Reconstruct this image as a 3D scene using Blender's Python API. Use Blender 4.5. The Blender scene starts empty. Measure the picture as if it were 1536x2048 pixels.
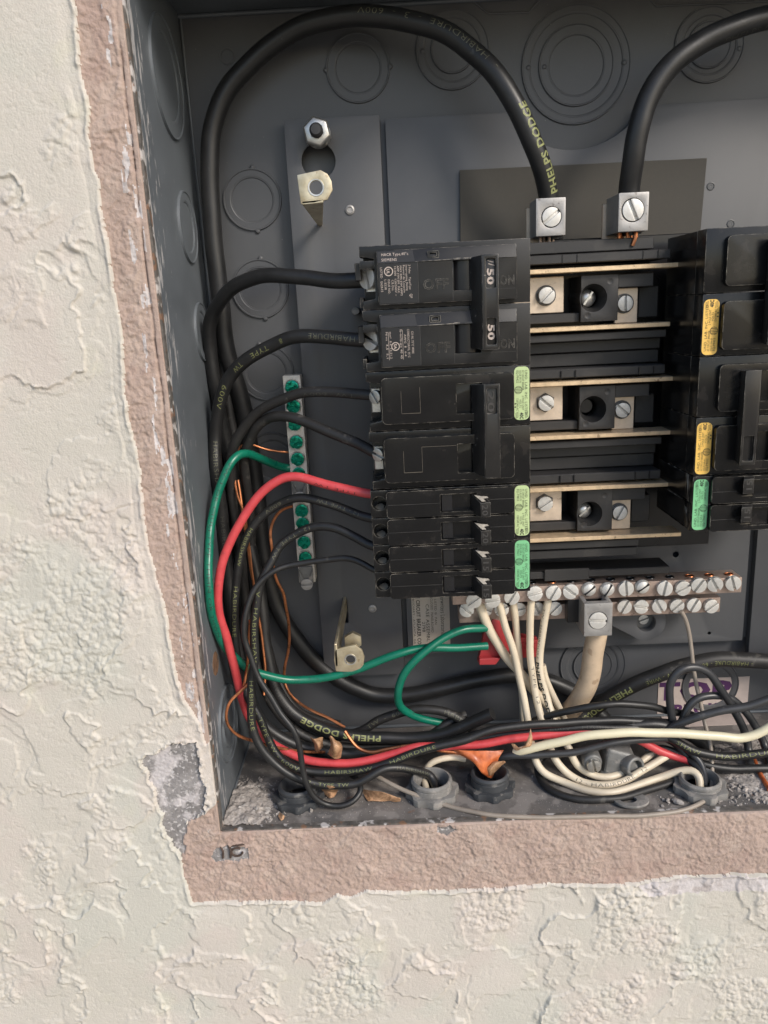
import bpy, bmesh, math, random
import numpy as np
from mathutils import Vector, Matrix
R = math.radians
random.seed(7); rng = np.random.default_rng(7)
S = bpy.context.scene
COL = S.collection

# ---------------------------------------------------------------- camera
# world: X right, Y into the wall, Z up, stucco face at Y = 0. Lengths below are in millimetres (U converts).
U = 0.001
FPX, CX, CY, DCAM = 1538.0, 768.0, 1024.0, 335.0
_y = Vector((7, -404, FPX)).normalized()
_d = Vector((294, 5876, FPX)).normalized(); _d = (_d - _y * _d.dot(_y)).normalized()
_x = _d.cross(_y).normalized()
AX = (_x, _y, -_d)                       # the world axes as seen by the camera
def at(px, py, Y):
    """world point (mm) on the plane at depth Y that is seen at this place of the photograph"""
    v = Vector((px - CX, py - CY, FPX))
    r = Vector([a.dot(v) for a in AX]); s = (Y + DCAM) / r.y
    return Vector((r.x * s, Y, r.z * s))
cam = bpy.data.cameras.new('camera'); camo = bpy.data.objects.new('camera', cam); COL.objects.link(camo)
cr = Vector([a.x for a in AX]); cd = Vector([a.y for a in AX]); cf = Vector([a.z for a in AX])
m = Matrix((cr, -cd, -cf)).transposed().to_4x4(); m.translation = Vector((0, -DCAM * U, 0)); camo.matrix_world = m
cam.sensor_fit = 'VERTICAL'; cam.sensor_height = 36; cam.sensor_width = 27; cam.lens = FPX / 2048 * 36
cam.clip_start = 0.005; cam.clip_end = 500
S.camera = camo
S.render.resolution_x, S.render.resolution_y = 768, 1024
S.view_settings.view_transform = 'Standard'; S.view_settings.look = 'None'
S.view_settings.exposure = 0.76; S.view_settings.gamma = 1

# ---------------------------------------------------------------- daylight (open shade, light from upper right)
sv = Vector((0.55, -0.62, 0.56)).normalized()
w = bpy.data.worlds.new('World'); S.world = w; w.use_nodes = True
nt = w.node_tree; nt.nodes.clear()
sky = nt.nodes.new('ShaderNodeTexSky'); sky.sky_type = 'NISHITA'; sky.sun_disc = False
sky.sun_elevation = math.asin(sv.z); sky.sun_rotation = math.atan2(sv.x, sv.y); sky.air_density = 1.0; sky.dust_density = 1.5
bg = nt.nodes.new('ShaderNodeBackground'); bg.inputs['Strength'].default_value = 0.11
tc = nt.nodes.new('ShaderNodeTexCoord'); sx = nt.nodes.new('ShaderNodeSeparateXYZ'); mr = nt.nodes.new('ShaderNodeMapRange')
mr.inputs['From Min'].default_value = -0.03; mr.inputs['From Max'].default_value = 0.01
mx = nt.nodes.new('ShaderNodeMix'); mx.data_type = 'RGBA'; mx.inputs['A'].default_value = (1.95, 1.82, 1.66, 1)   # even sunlit ground below the horizon
out = nt.nodes.new('ShaderNodeOutputWorld')
nt.links.new(tc.outputs['Generated'], sx.inputs[0]); nt.links.new(sx.outputs['Z'], mr.inputs['Value'])
nt.links.new(mr.outputs[0], mx.inputs['Factor']); nt.links.new(sky.outputs[0], mx.inputs['B'])
nt.links.new(mx.outputs['Result'], bg.inputs['Color']); nt.links.new(bg.outputs[0], out.inputs[0])
sun = bpy.data.lights.new('sun', 'SUN'); sun.energy = 1.45; sun.angle = R(15); sun.color = (1, 0.93, 0.84)
suno = bpy.data.objects.new('sun', sun); COL.objects.link(suno); suno.rotation_euler = sv.to_track_quat('Z', 'Y').to_euler()

# ---------------------------------------------------------------- object helpers
def tag(o, label=None, cat=None, group=None, kind=None):
    if label: o['label'] = label
    if cat: o['category'] = cat
    if group: o['group'] = group
    if kind: o['kind'] = kind
    return o
def thing(name, loc, label, cat, group=None, roty=0.0):
    o = bpy.data.objects.new(name, None); COL.objects.link(o); o.location = Vector(loc) * U
    o.rotation_euler = (0, roty, 0); o.empty_display_size = 0.005
    return tag(o, label, cat, group)
class MB:
    def __init__(s): s.bm = bmesh.new()
    def _add(s, vs, fs):
        v = [s.bm.verts.new(p) for p in vs]
        for f in fs:
            try: s.bm.faces.new([v[i] for i in f])
            except ValueError: pass
        return v
    def box(s, x0, x1, y0, y1, z0, z1, M=None):
        x0, x1 = min(x0, x1), max(x0, x1); y0, y1 = min(y0, y1), max(y0, y1); z0, z1 = min(z0, z1), max(z0, z1)
        p = [Vector((x, y, z)) for x in (x0, x1) for y in (y0, y1) for z in (z0, z1)]
        if M: p = [M @ q for q in p]
        s._add(p, [(0,1,3,2),(4,6,7,5),(0,4,5,1),(2,3,7,6),(0,2,6,4),(1,5,7,3)]); return s
    def hexa(s, p):   # eight corners ordered like box
        s._add([Vector(q) for q in p], [(0,1,3,2),(4,6,7,5),(0,4,5,1),(2,3,7,6),(0,2,6,4),(1,5,7,3)]); return s
    def prism(s, pts, y0, y1, M=None):   # outline in XZ (clockwise or not), thickness along Y
        n = len(pts); a = [Vector((x, y0, z)) for x, z in pts]; b = [Vector((x, y1, z)) for x, z in pts]
        if M: a = [M @ q for q in a]; b = [M @ q for q in b]
        s._add(a + b, [tuple(range(n)), tuple(range(2*n-1, n-1, -1))] + [(i, n+i, n+(i+1) % n, (i+1) % n) for i in range(n)]); return s
    def plate(s, outer, holes, y0, y1):  # outline in XZ with holes, thickness along Y
        loops = [outer] + holes; bm = s.bm; front = []
        es = []
        for lp in loops:
            v = [bm.verts.new((x, y0, z)) for x, z in lp]; front.append(v)
            es += [bm.edges.new((v[i], v[(i+1) % len(v)])) for i in range(len(v))]
        g = bmesh.ops.triangle_fill(bm, use_beauty=True, edges=es, normal=(0, -1, 0))
        fs = [f for f in g['geom'] if isinstance(f, bmesh.types.BMFace)]
        mp = {}
        for v in front:
            for q in v: mp[q] = bm.verts.new((q.co.x, y1, q.co.z))
        for f in fs: bm.faces.new([mp[q] for q in reversed(f.verts)])
        for v in front:
            for i in range(len(v)):
                a, b = v[i], v[(i+1) % len(v)]
                bm.faces.new((a, b, mp[b], mp[a]))
        return s
    def lathe(s, c, axis, prof, n=24, a0=0.0, cap=True):  # prof: (radius, height along axis)
        q = Vector(axis).normalized().to_track_quat('Z', 'X').to_matrix(); c = Vector(c); rings = []
        vs = []; fs = []
        for r, h in prof:
            for k in range(n):
                a = a0 + 2*math.pi*k/n; vs.append(c + q @ Vector((r*math.cos(a), r*math.sin(a), h)))
        for i in range(len(prof)-1):
            for k in range(n): fs.append((i*n+k, i*n+(k+1) % n, (i+1)*n+(k+1) % n, (i+1)*n+k))
        if cap and prof[0][0] > 1e-6: fs.append(tuple(reversed(range(n))))
        if cap and prof[-1][0] > 1e-6: fs.append(tuple(range((len(prof)-1)*n, len(prof)*n)))
        s._add(vs, fs); return s
    def cyl(s, c, axis, r, h, n=24): return s.lathe(c, axis, [(r, 0), (r, h)], n)
    def tube(s, pts, r, n=10, r1=None):
        pts = [Vector(p) for p in pts]; N = len(pts); vs = []; fs = []
        t = (pts[1]-pts[0]).normalized(); u = t.orthogonal().normalized()
        for i, p in enumerate(pts):
            t = (pts[min(i+1, N-1)] - pts[max(i-1, 0)]).normalized(); u = (u - t*u.dot(t)).normalized(); v = t.cross(u)
            rr = r if r1 is None else r + (r1-r)*i/(N-1)
            for k in range(n):
                a = 2*math.pi*k/n; vs.append(p + (u*math.cos(a) + v*math.sin(a))*rr)
        for i in range(N-1):
            for k in range(n): fs.append((i*n+k, i*n+(k+1) % n, (i+1)*n+(k+1) % n, (i+1)*n+k))
        fs += [tuple(reversed(range(n))), tuple(range((N-1)*n, N*n))]
        s._add(vs, fs); return s
    def build(s, name, mat, parent=None, bevel=0.0, seg=1, smooth=True, org=None, ang=28, sharp=32):
        bm = s.bm; bmesh.ops.remove_doubles(bm, verts=bm.verts, dist=1e-5)
        bmesh.ops.recalc_face_normals(bm, faces=bm.faces)
        if bevel:
            e = [e for e in bm.edges if len(e.link_faces) == 2 and e.calc_face_angle(0) > R(ang)]
            bmesh.ops.bevel(bm, geom=e, offset=bevel, segments=seg, affect='EDGES', profile=0.6, clamp_overlap=True)
        me = bpy.data.meshes.new(name)
        if parent is not None and org is None: o0 = parent['_o'] if '_o' in parent else parent.location / U
        else: o0 = Vector(org) if org else Vector((0, 0, 0))
        o0 = Vector(o0)
        for v in bm.verts: v.co = (v.co - o0) * U
        if smooth:
            for f in bm.faces: f.smooth = True
            for e in bm.edges:
                if len(e.link_faces) == 2 and e.calc_face_angle(0) > R(sharp): e.smooth = False
        bm.to_mesh(me); bm.free(); me.materials.append(mat)
        o = bpy.data.objects.new(name, me); COL.objects.link(o)
        if parent is not None: o.parent = parent
        elif org: o.location = Vector(org) * U
        return o
def copy_tree(o, parent=None):
    c = o.copy(); COL.objects.link(c); c.parent = parent
    for ch in list(o.children): copy_tree(ch, c)
    return c
def rrect(x0, x1, z0, z1, r, n=5):
    x0, x1 = min(x0, x1), max(x0, x1); z0, z1 = min(z0, z1), max(z0, z1); p = []
    for cx, cz, a in ((x1-r, z1-r, 0), (x0+r, z1-r, 90), (x0+r, z0+r, 180), (x1-r, z0+r, 270)):
        for k in range(n+1): b = R(a + 90*k/n); p.append((cx + r*math.cos(b), cz + r*math.sin(b)))
    return p
def circ(x, z, r, n=28, a0=0): return [(x + r*math.cos(a0+2*math.pi*k/n), z + r*math.sin(a0+2*math.pi*k/n)) for k in range(n)]

# ---------------------------------------------------------------- materials
MATS = {}
def mat(name, col, rough=0.5, metal=0.0, var=0.12, vscale=120, bump=0.0, bscale=1500, spots=None, wear=None, spec=0.5, rvar=0.1, coat=0.0, col2=None):
    m = bpy.data.materials.new(name); m.use_nodes = True; t = m.node_tree; N = t.nodes; L = t.links; b = N['Principled BSDF']
    b.inputs['Metallic'].default_value = metal; b.inputs['Specular IOR Level'].default_value = spec
    if coat: b.inputs['Coat Weight'].default_value = coat; b.inputs['Coat Roughness'].default_value = 0.25
    tc = N.new('ShaderNodeTexCoord'); nz = N.new('ShaderNodeTexNoise'); nz.inputs['Scale'].default_value = vscale; nz.inputs['Detail'].default_value = 6; nz.inputs['Roughness'].default_value = 0.65
    L.new(tc.outputs['Object'], nz.inputs['Vector'])
    cr = N.new('ShaderNodeValToRGB'); cr.color_ramp.elements[0].position = 0.3; cr.color_ramp.elements[1].position = 0.72
    c2 = col2 if col2 else col
    cr.color_ramp.elements[0].color = (*[max(0, c*(1-var)) for c in col], 1); cr.color_ramp.elements[1].color = (*[min(1, c*(1+var)) for c in c2], 1)
    L.new(nz.outputs['Fac'], cr.inputs[0]); cur = cr.outputs[0]
    def mixin(cur, fac, color):
        mx = N.new('ShaderNodeMix'); mx.data_type = 'RGBA'; L.new(fac, mx.inputs['Factor']); L.new(cur, mx.inputs['A']); mx.inputs['B'].default_value = (*color, 1); return mx.outputs['Result']
    if spots:   # dust or dirt flecks: (colour, scale, threshold, amount)
        for (sc, ss, th, am) in spots:
            n2 = N.new('ShaderNodeTexNoise'); n2.inputs['Scale'].default_value = ss; n2.inputs['Detail'].default_value = 4; L.new(tc.outputs['Object'], n2.inputs['Vector'])
            r2 = N.new('ShaderNodeMapRange'); r2.inputs['From Min'].default_value = th; r2.inputs['From Max'].default_value = th+0.06; r2.inputs['To Max'].default_value = am
            L.new(n2.outputs['Fac'], r2.inputs['Value']); cur = mixin(cur, r2.outputs[0], sc)
    if wear:    # pale rubbed corners: (colour, radius mm, amount)
        bv = N.new('ShaderNodeBevel'); bv.samples = 4; bv.inputs['Radius'].default_value = wear[1]*U
        ge = N.new('ShaderNodeNewGeometry'); dp = N.new('ShaderNodeVectorMath'); dp.operation = 'DOT_PRODUCT'
        L.new(bv.outputs[0], dp.inputs[0]); L.new(ge.outputs['True Normal'], dp.inputs[1])
        r3 = N.new('ShaderNodeMapRange'); r3.inputs['From Min'].default_value = 0.985; r3.inputs['From Max'].default_value = 0.90; L.new(dp.outputs['Value'], r3.inputs['Value'])
        n3 = N.new('ShaderNodeTexNoise'); n3.inputs['Scale'].default_value = 260; n3.inputs['Detail'].default_value = 5; L.new(tc.outputs['Object'], n3.inputs['Vector'])
        r4 = N.new('ShaderNodeMapRange'); r4.inputs['From Min'].default_value = 0.42; r4.inputs['From Max'].default_value = 0.66; r4.inputs['To Max'].default_value = wear[2]; L.new(n3.outputs['Fac'], r4.inputs['Value'])
        mu = N.new('ShaderNodeMath'); mu.operation = 'MULTIPLY'; L.new(r3.outputs[0], mu.inputs[0]); L.new(r4.outputs[0], mu.inputs[1]); cur = mixin(cur, mu.outputs[0], wear[0])
    L.new(cur, b.inputs['Base Color'])
    rr = N.new('ShaderNodeMapRange'); rr.inputs['To Min'].default_value = max(0.04, rough-rvar); rr.inputs['To Max'].default_value = min(1, rough+rvar); L.new(nz.outputs['Fac'], rr.inputs['Value']); L.new(rr.outputs[0], b.inputs['Roughness'])
    if bump:
        nb = N.new('ShaderNodeTexNoise'); nb.inputs['Scale'].default_value = bscale; nb.inputs['Detail'].default_value = 4; L.new(tc.outputs['Object'], nb.inputs['Vector'])
        bp = N.new('ShaderNodeBump'); bp.inputs['Strength'].default_value = 1.0; bp.inputs['Distance'].default_value = bump*U
        L.new(nb.outputs['Fac'], bp.inputs['Height']); L.new(bp.outputs[0], b.inputs['Normal'])
    MATS[name] = m; return m
DUST = (0.30, 0.27, 0.23)
M_box = mat('enamel_grey', (0.086, 0.089, 0.095), 0.42, var=0.10, vscale=25, bump=0.03, bscale=1800, spots=[((0.5, 0.48, 0.45), 900, 0.745, 0.6)], rvar=0.08)
M_side = mat('enamel_lit_bluish', (0.118, 0.132, 0.146), 0.42, var=0.14, vscale=40, bump=0.03, bscale=1500, spots=[((0.55, 0.55, 0.55), 700, 0.74, 0.7)], rvar=0.08)  # the box enamel with bluish light on its side put into the colour
M_pan = mat('pan_enamel', (0.090, 0.092, 0.097), 0.42, var=0.08, vscale=30, bump=0.02, bscale=2200, spots=[((0.45, 0.43, 0.40), 1100, 0.77, 0.6)])
M_floor = mat('dirty_enamel', (0.165, 0.150, 0.138), 0.7, var=0.3, vscale=60, bump=0.15, bscale=700,
              spots=[((0.10, 0.097, 0.095), 30, 0.50, 0.6), ((0.34, 0.31, 0.285), 80, 0.52, 0.45), ((0.50, 0.47, 0.45), 900, 0.66, 0.8), ((0.20, 0.10, 0.06), 130, 0.68, 0.6)])
M_black = mat('black_insulation', (0.0165, 0.0165, 0.017), 0.42, var=0.25, vscale=150, bump=0.04, bscale=900, spots=[((0.10, 0.095, 0.085), 240, 0.68, 0.35)], rvar=0.1)
M_black2 = mat('dusty_black_insulation', (0.021, 0.020, 0.0195), 0.52, var=0.25, vscale=120, bump=0.05, bscale=900, spots=[((0.13, 0.12, 0.105), 160, 0.62, 0.4)], rvar=0.1)
M_grey = mat('grey_black_insulation', (0.040, 0.041, 0.044), 0.36, var=0.15, vscale=150, spots=[((0.14, 0.13, 0.12), 300, 0.68, 0.4)])
M_red = mat('red_insulation', (0.56, 0.055, 0.065), 0.38, var=0.10, vscale=110, col2=(0.60, 0.075, 0.08), spots=[((0.35, 0.06, 0.06), 260, 0.64, 0.5), ((0.55, 0.30, 0.27), 620, 0.69, 0.5)])
M_green = mat('green_insulation', (0.005, 0.155, 0.095), 0.30, var=0.18, vscale=110, spots=[((0.02, 0.08, 0.06), 240, 0.62, 0.5), ((0.16, 0.26, 0.21), 620, 0.68, 0.5)])
M_white = mat('white_insulation', (0.66, 0.57, 0.43), 0.42, var=0.08, vscale=90, spots=[((0.36, 0.27, 0.18), 210, 0.66, 0.45)])
M_cream = mat('cream_insulation', (0.72, 0.66, 0.47), 0.38, var=0.06, vscale=90, spots=[((0.38, 0.32, 0.2), 260, 0.70, 0.4)])
M_aged = mat('aged_white_insulation', (0.52, 0.40, 0.28), 0.5, var=0.16, vscale=90, bump=0.06, bscale=700, spots=[((0.24, 0.15, 0.09), 170, 0.62, 0.55)])
M_beige = mat('beige_thin_insulation', (0.30, 0.255, 0.21), 0.5, var=0.15, vscale=120)
M_copper = mat('copper', (0.62, 0.24, 0.11), 0.36, metal=0.9, var=0.25, vscale=200, spots=[((0.16, 0.07, 0.04), 300, 0.6, 0.6)])
M_copdull = mat('dull_copper', (0.42, 0.32, 0.27), 0.45, metal=0.6, var=0.25, vscale=160, bump=0.03, spots=[((0.45, 0.38, 0.33), 220, 0.6, 0.6), ((0.10, 0.06, 0.05), 330, 0.64, 0.6)])
M_brass = mat('tin_plated_copper', (0.74, 0.56, 0.36), 0.42, metal=0.45, var=0.18, vscale=260, bump=0.03, spots=[((0.22, 0.13, 0.08), 380, 0.64, 0.7)])
M_plate = mat('plated_terminal', (0.68, 0.56, 0.44), 0.42, metal=0.4, var=0.15, vscale=160, bump=0.02, spots=[((0.3, 0.2, 0.12), 300, 0.66, 0.5)])
M_zinc = mat('yellow_zinc', (0.60, 0.49, 0.31), 0.40, metal=0.75, var=0.20, vscale=160, col2=(0.62, 0.56, 0.42), bump=0.02, spots=[((0.35, 0.22, 0.10), 300, 0.66, 0.6)])
M_steel = mat('zinc_steel', (0.62, 0.61, 0.58), 0.36, metal=0.85, var=0.15, vscale=300, bump=0.05, bscale=1400, spots=[((0.20, 0.17, 0.14), 420, 0.64, 0.6)])
M_screw = mat('dull_screw_steel', (0.66, 0.645, 0.61), 0.45, metal=0.4, var=0.12, vscale=350, bump=0.03, bscale=1800, spots=[((0.30, 0.24, 0.20), 480, 0.66, 0.5)])
M_alu = mat('aluminium', (0.36, 0.35, 0.34), 0.5, metal=0.55, var=0.12, vscale=220, bump=0.07, bscale=1800, spots=[((0.16, 0.14, 0.13), 560, 0.64, 0.7)])
M_bar = mat('aluminium_bar', (0.62, 0.585, 0.53), 0.42, metal=0.2, var=0.10, vscale=120, spots=[((0.25, 0.22, 0.2), 200, 0.62, 0.4)])
M_gscrew = mat('green_screw', (0.003, 0.22, 0.15), 0.13, metal=0.85, bump=0.22, bscale=420, var=0.4, vscale=400, spec=0.8)
M_cast = mat('cast_grey', (0.17, 0.17, 0.165), 0.5, metal=0.35, var=0.2, vscale=150, bump=0.12, bscale=900, spots=[((0.36, 0.33, 0.30), 200, 0.60, 0.5)])
M_bush = mat('bushing_plastic', (0.050, 0.053, 0.057), 0.5, var=0.2, vscale=150, spots=[((0.30, 0.28, 0.25), 180, 0.60, 0.35)])
M_bushd = mat('dusty_bushing', (0.20, 0.192, 0.18), 0.72, var=0.25, vscale=150, bump=0.08, bscale=900, spots=[((0.36, 0.33, 0.30), 200, 0.56, 0.5)])
WPALE = (0.42, 0.38, 0.32)
M_plas = mat('black_phenolic', (0.0065, 0.0065, 0.0072), 0.24, spec=0.4, var=0.22, vscale=60, bump=0.012, bscale=1600, spots=[((0.20, 0.18, 0.155), 800, 0.735, 0.7), ((0.035, 0.030, 0.027), 120, 0.60, 0.3)], wear=(WPALE, 0.45, 0.9), rvar=0.08)
M_plas2 = mat('black_thermoplastic', (0.0135, 0.0135, 0.014), 0.36, spec=0.4, var=0.16, vscale=70, bump=0.02, bscale=2200, spots=[((0.24, 0.22, 0.19), 700, 0.74, 0.7)], wear=(WPALE, 0.4, 0.9))
M_plas3 = mat('handle_plastic', (0.017, 0.016, 0.0155), 0.30, spec=0.45, var=0.16, vscale=90, bump=0.015, spots=[((0.3, 0.27, 0.24), 500, 0.72, 0.8)], wear=((0.4, 0.37, 0.33), 0.3, 0.9))
M_dark = mat('black_plastic_hole_shade', (0.012, 0.012, 0.014), 0.3, var=0.2, vscale=80)  # black plastic; also painted as shade in wire holes, slots and conduit mouths
M_base = mat('bus_base_plastic', (0.030, 0.029, 0.029), 0.5, var=0.15, vscale=60, bump=0.03, bscale=1500, spots=[((0.06, 0.055, 0.05), 90, 0.60, 0.35)], wear=((0.14, 0.13, 0.12), 0.25, 0.5))
M_paper = mat('fish_paper', (0.066, 0.061, 0.052), 0.8, var=0.08, vscale=400, bump=0.03, bscale=2500)
M_lab = mat('beige_label', (0.50, 0.44, 0.37), 0.55, var=0.08, vscale=160)
M_stick = mat('sticker_paper', (0.52, 0.44, 0.40), 0.6, var=0.12, vscale=120)
M_lgreen = mat('yellow_green_label', (0.50, 0.62, 0.31), 0.42, var=0.06, vscale=120, spots=[((0.25, 0.30, 0.15), 300, 0.66, 0.4)])
M_lgreen2 = mat('green_label', (0.21, 0.55, 0.27), 0.42, var=0.06, vscale=120, spots=[((0.10, 0.26, 0.12), 300, 0.66, 0.4)])
M_lorange = mat('orange_label', (0.85, 0.53, 0.12), 0.42, var=0.06, vscale=120, spots=[((0.4, 0.24, 0.06), 300, 0.68, 0.4)])
M_lblack = mat('black_label', (0.011, 0.011, 0.012), 0.45, var=0.1)
M_ink = mat('black_ink', (0.018, 0.018, 0.016), 0.5)
M_pwhite = mat('white_ink', (0.50, 0.42, 0.37), 0.5, var=0.2, vscale=900)
M_pyel = mat('yellow_ink', (0.25, 0.265, 0.11), 0.5, var=0.35, vscale=700)
M_ppale = mat('pale_ink', (0.15, 0.148, 0.10), 0.5, var=0.45, vscale=700)
M_pgrey = mat('faint_ink', (0.07, 0.07, 0.06), 0.5, var=0.4, vscale=700)
M_purple = mat('purple_ink', (0.075, 0.022, 0.095), 0.5, var=0.1)
M_rtag = mat('red_plastic', (0.36, 0.035, 0.04), 0.4, var=0.12, vscale=120)
M_leaf = mat('dry_leaf', (0.27, 0.13, 0.06), 0.5, var=0.4, vscale=260, bump=0.25, bscale=420, col2=(0.50, 0.30, 0.17), spots=[((0.12, 0.05, 0.02), 300, 0.6, 0.6)])
M_smear = mat('paint_smear', (0.42, 0.38, 0.32), 0.6, var=0.3, vscale=700)
M_num = mat('raised_letter_plastic', (0.050, 0.047, 0.045), 0.45)
M_rust = mat('rusty_steel', (0.07, 0.045, 0.035), 0.8, var=0.5, vscale=400)
M_orange = mat('orange_tape', (0.40, 0.075, 0.02), 0.35, var=0.3, vscale=150, bump=0.10, bscale=500, col2=(0.58, 0.17, 0.06))
M_rock = mat('mortar_crumbs', (0.36, 0.325, 0.295), 0.9, var=0.4, vscale=500, bump=0.35, bscale=1100, spots=[((0.60, 0.57, 0.53), 260, 0.60, 0.7), ((0.15, 0.13, 0.11), 340, 0.62, 0.6)])

def scuffed_side():
    """box side enamel with white paint and plaster smeared along its front edge"""
    m = M_side.copy(); m.name = 'scuffed_side_enamel'; t = m.node_tree; N = t.nodes; L = t.links; b = N['Principled BSDF']
    cur = b.inputs['Base Color'].links[0].from_socket
    tc = N.new('ShaderNodeTexCoord'); mp = N.new('ShaderNodeMapping'); mp.inputs['Scale'].default_value = (1, 1, 0.16); L.new(tc.outputs['Object'], mp.inputs[0])
    nz = N.new('ShaderNodeTexNoise'); nz.inputs['Scale'].default_value = 330; nz.inputs['Detail'].default_value = 5; nz.inputs['Roughness'].default_value = 0.7; L.new(mp.outputs[0], nz.inputs['Vector'])
    n2 = N.new('ShaderNodeTexNoise'); n2.inputs['Scale'].default_value = 24; n2.inputs['Detail'].default_value = 3; L.new(tc.outputs['Object'], n2.inputs['Vector'])
    sp = N.new('ShaderNodeSeparateXYZ'); L.new(tc.outputs['Object'], sp.inputs[0])
    e = N.new('ShaderNodeMapRange'); e.inputs['From Min'].default_value = 0.002; e.inputs['From Max'].default_value = 0.034; e.inputs['To Min'].default_value = 0.44; e.inputs['To Max'].default_value = 0.0; L.new(sp.outputs['Y'], e.inputs['Value'])
    a = N.new('ShaderNodeMath'); a.operation = 'MULTIPLY'; L.new(e.outputs[0], a.inputs[0]); L.new(n2.outputs['Fac'], a.inputs[1])
    s = N.new('ShaderNodeMath'); s.operation = 'ADD'; L.new(a.outputs[0], s.inputs[0]); L.new(nz.outputs['Fac'], s.inputs[1])
    r = N.new('ShaderNodeMapRange'); r.inputs['From Min'].default_value = 0.675; r.inputs['From Max'].default_value = 0.72; r.inputs['To Max'].default_value = 0.85; L.new(s.outputs[0], r.inputs['Value'])
    mx = N.new('ShaderNodeMix'); mx.data_type = 'RGBA'; L.new(r.outputs[0], mx.inputs['Factor']); L.new(cur, mx.inputs['A']); mx.inputs['B'].default_value = (0.52, 0.50, 0.49, 1); L.new(mx.outputs['Result'], b.inputs['Base Color'])
    return m
M_scuff = scuffed_side()
# ---------------------------------------------------------------- lettering
_tc = {}
def glyphs(s, bold=0.0):
    """triangulated letters of a string, 1 high, starting at x = 0: (verts, faces, width)"""
    if (s, bold) in _tc: return _tc[(s, bold)]
    c = bpy.data.curves.new('t', 'FONT'); c.body = s; c.size = 1.37; c.resolution_u = 2; c.offset = bold; c.space_character = 1.08
    o = bpy.data.objects.new('t', c); me = bpy.data.meshes.new_from_object(o)
    v = [Vector(q.co) for q in me.vertices]; f = [tuple(p.vertices) for p in me.polygons]
    wd = max([q.x for q in v], default=0); bpy.data.objects.remove(o); bpy.data.curves.remove(c); bpy.data.meshes.remove(me)
    _tc[(s, bold)] = (v, f, wd); return _tc[(s, bold)]
def flat_text(mb, s, org, dx, up, h, width=None, bold=0.0, lift=None):
    """lettering on a flat face: org = lower left corner, dx / up = unit vectors"""
    v, f, wd = glyphs(s, bold); k = h; kx = (width / wd) if width and wd else h
    org, dx, up = Vector(org), Vector(dx), Vector(up)
    mb._add([org + dx*(q.x*kx) + up*(q.y*k) for q in v], f)
TXT = []
class Path:
    def __init__(s, pts, step=1.2):
        P = [Vector(p) for p in pts]; P = [P[0]*2-P[1]] + P + [P[-1]*2-P[-2]]; out = []
        for i in range(1, len(P)-2):
            a, b, c, d = P[i-1:i+3]; n = max(2, int((c-b).length/step))
            # centripetal Catmull-Rom
            t0 = 0; t1 = t0+max(1e-3, (b-a).length)**.5; t2 = t1+max(1e-3, (c-b).length)**.5; t3 = t2+max(1e-3, (d-c).length)**.5
            for k in range(n):
                t = t1+(t2-t1)*k/n
                A1 = a*((t1-t)/(t1-t0))+b*((t-t0)/(t1-t0)); A2 = b*((t2-t)/(t2-t1))+c*((t-t1)/(t2-t1)); A3 = c*((t3-t)/(t3-t2))+d*((t-t2)/(t3-t2))
                B1 = A1*((t2-t)/(t2-t0))+A2*((t-t0)/(t2-t0)); B2 = A2*((t3-t)/(t3-t1))+A3*((t-t1)/(t3-t1))
                out.append(B1*((t2-t)/(t2-t1))+B2*((t-t1)/(t2-t1)))
        out.append(P[-2]); 
        for _ in range(4): out = [out[0]] + [(out[i-1]+out[i]*2+out[i+1])/4 for i in range(1, len(out)-1)] + [out[-1]]
        sd = P[1].x*1.3+P[1].z; acc = 0
        for i in range(1, len(out)-1):      # slight kinks and flat spots of old wire
            acc += (out[i]-out[i-1]).length; e = min(1, i/8, (len(out)-1-i)/8)
            out[i] = out[i] + Vector((math.sin(acc/9.0+sd)+.6*math.sin(acc/4.1+sd*2), 0.5*math.sin(acc/7+sd*3), math.cos(acc/8.1+sd*1.7)+.6*math.sin(acc/3.7+sd)))*0.17*e
        s.p = out; s.L = [0]
        for i in range(1, len(out)): s.L.append(s.L[-1] + (out[i]-out[i-1]).length)
    def ev(s, d):
        import bisect
        i = min(max(bisect.bisect(s.L, d)-1, 0), len(s.p)-2); f = (d-s.L[i])/max(1e-6, s.L[i+1]-s.L[i])
        p = s.p[i].lerp(s.p[i+1], f); j0, j1 = max(i-1, 0), min(i+2, len(s.p)-1)
        return p, (s.p[j1]-s.p[j0]).normalized()
    def near(s, px, py):   # arc length where the path passes closest to this place of the photograph
        best = None
        for i, q in enumerate(s.p):
            v = Vector((q.x, q.y+DCAM, q.z)); c = AX[0]*v.x + AX[1]*v.y + AX[2]*v.z
            d = (CX+FPX*c.x/c.z-px)**2 + (CY+FPX*c.y/c.z-py)**2
            if best is None or d < best[0]: best = (d, s.L[i])
        return best[1]
EYE = Vector((0, -DCAM, 0))
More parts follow.
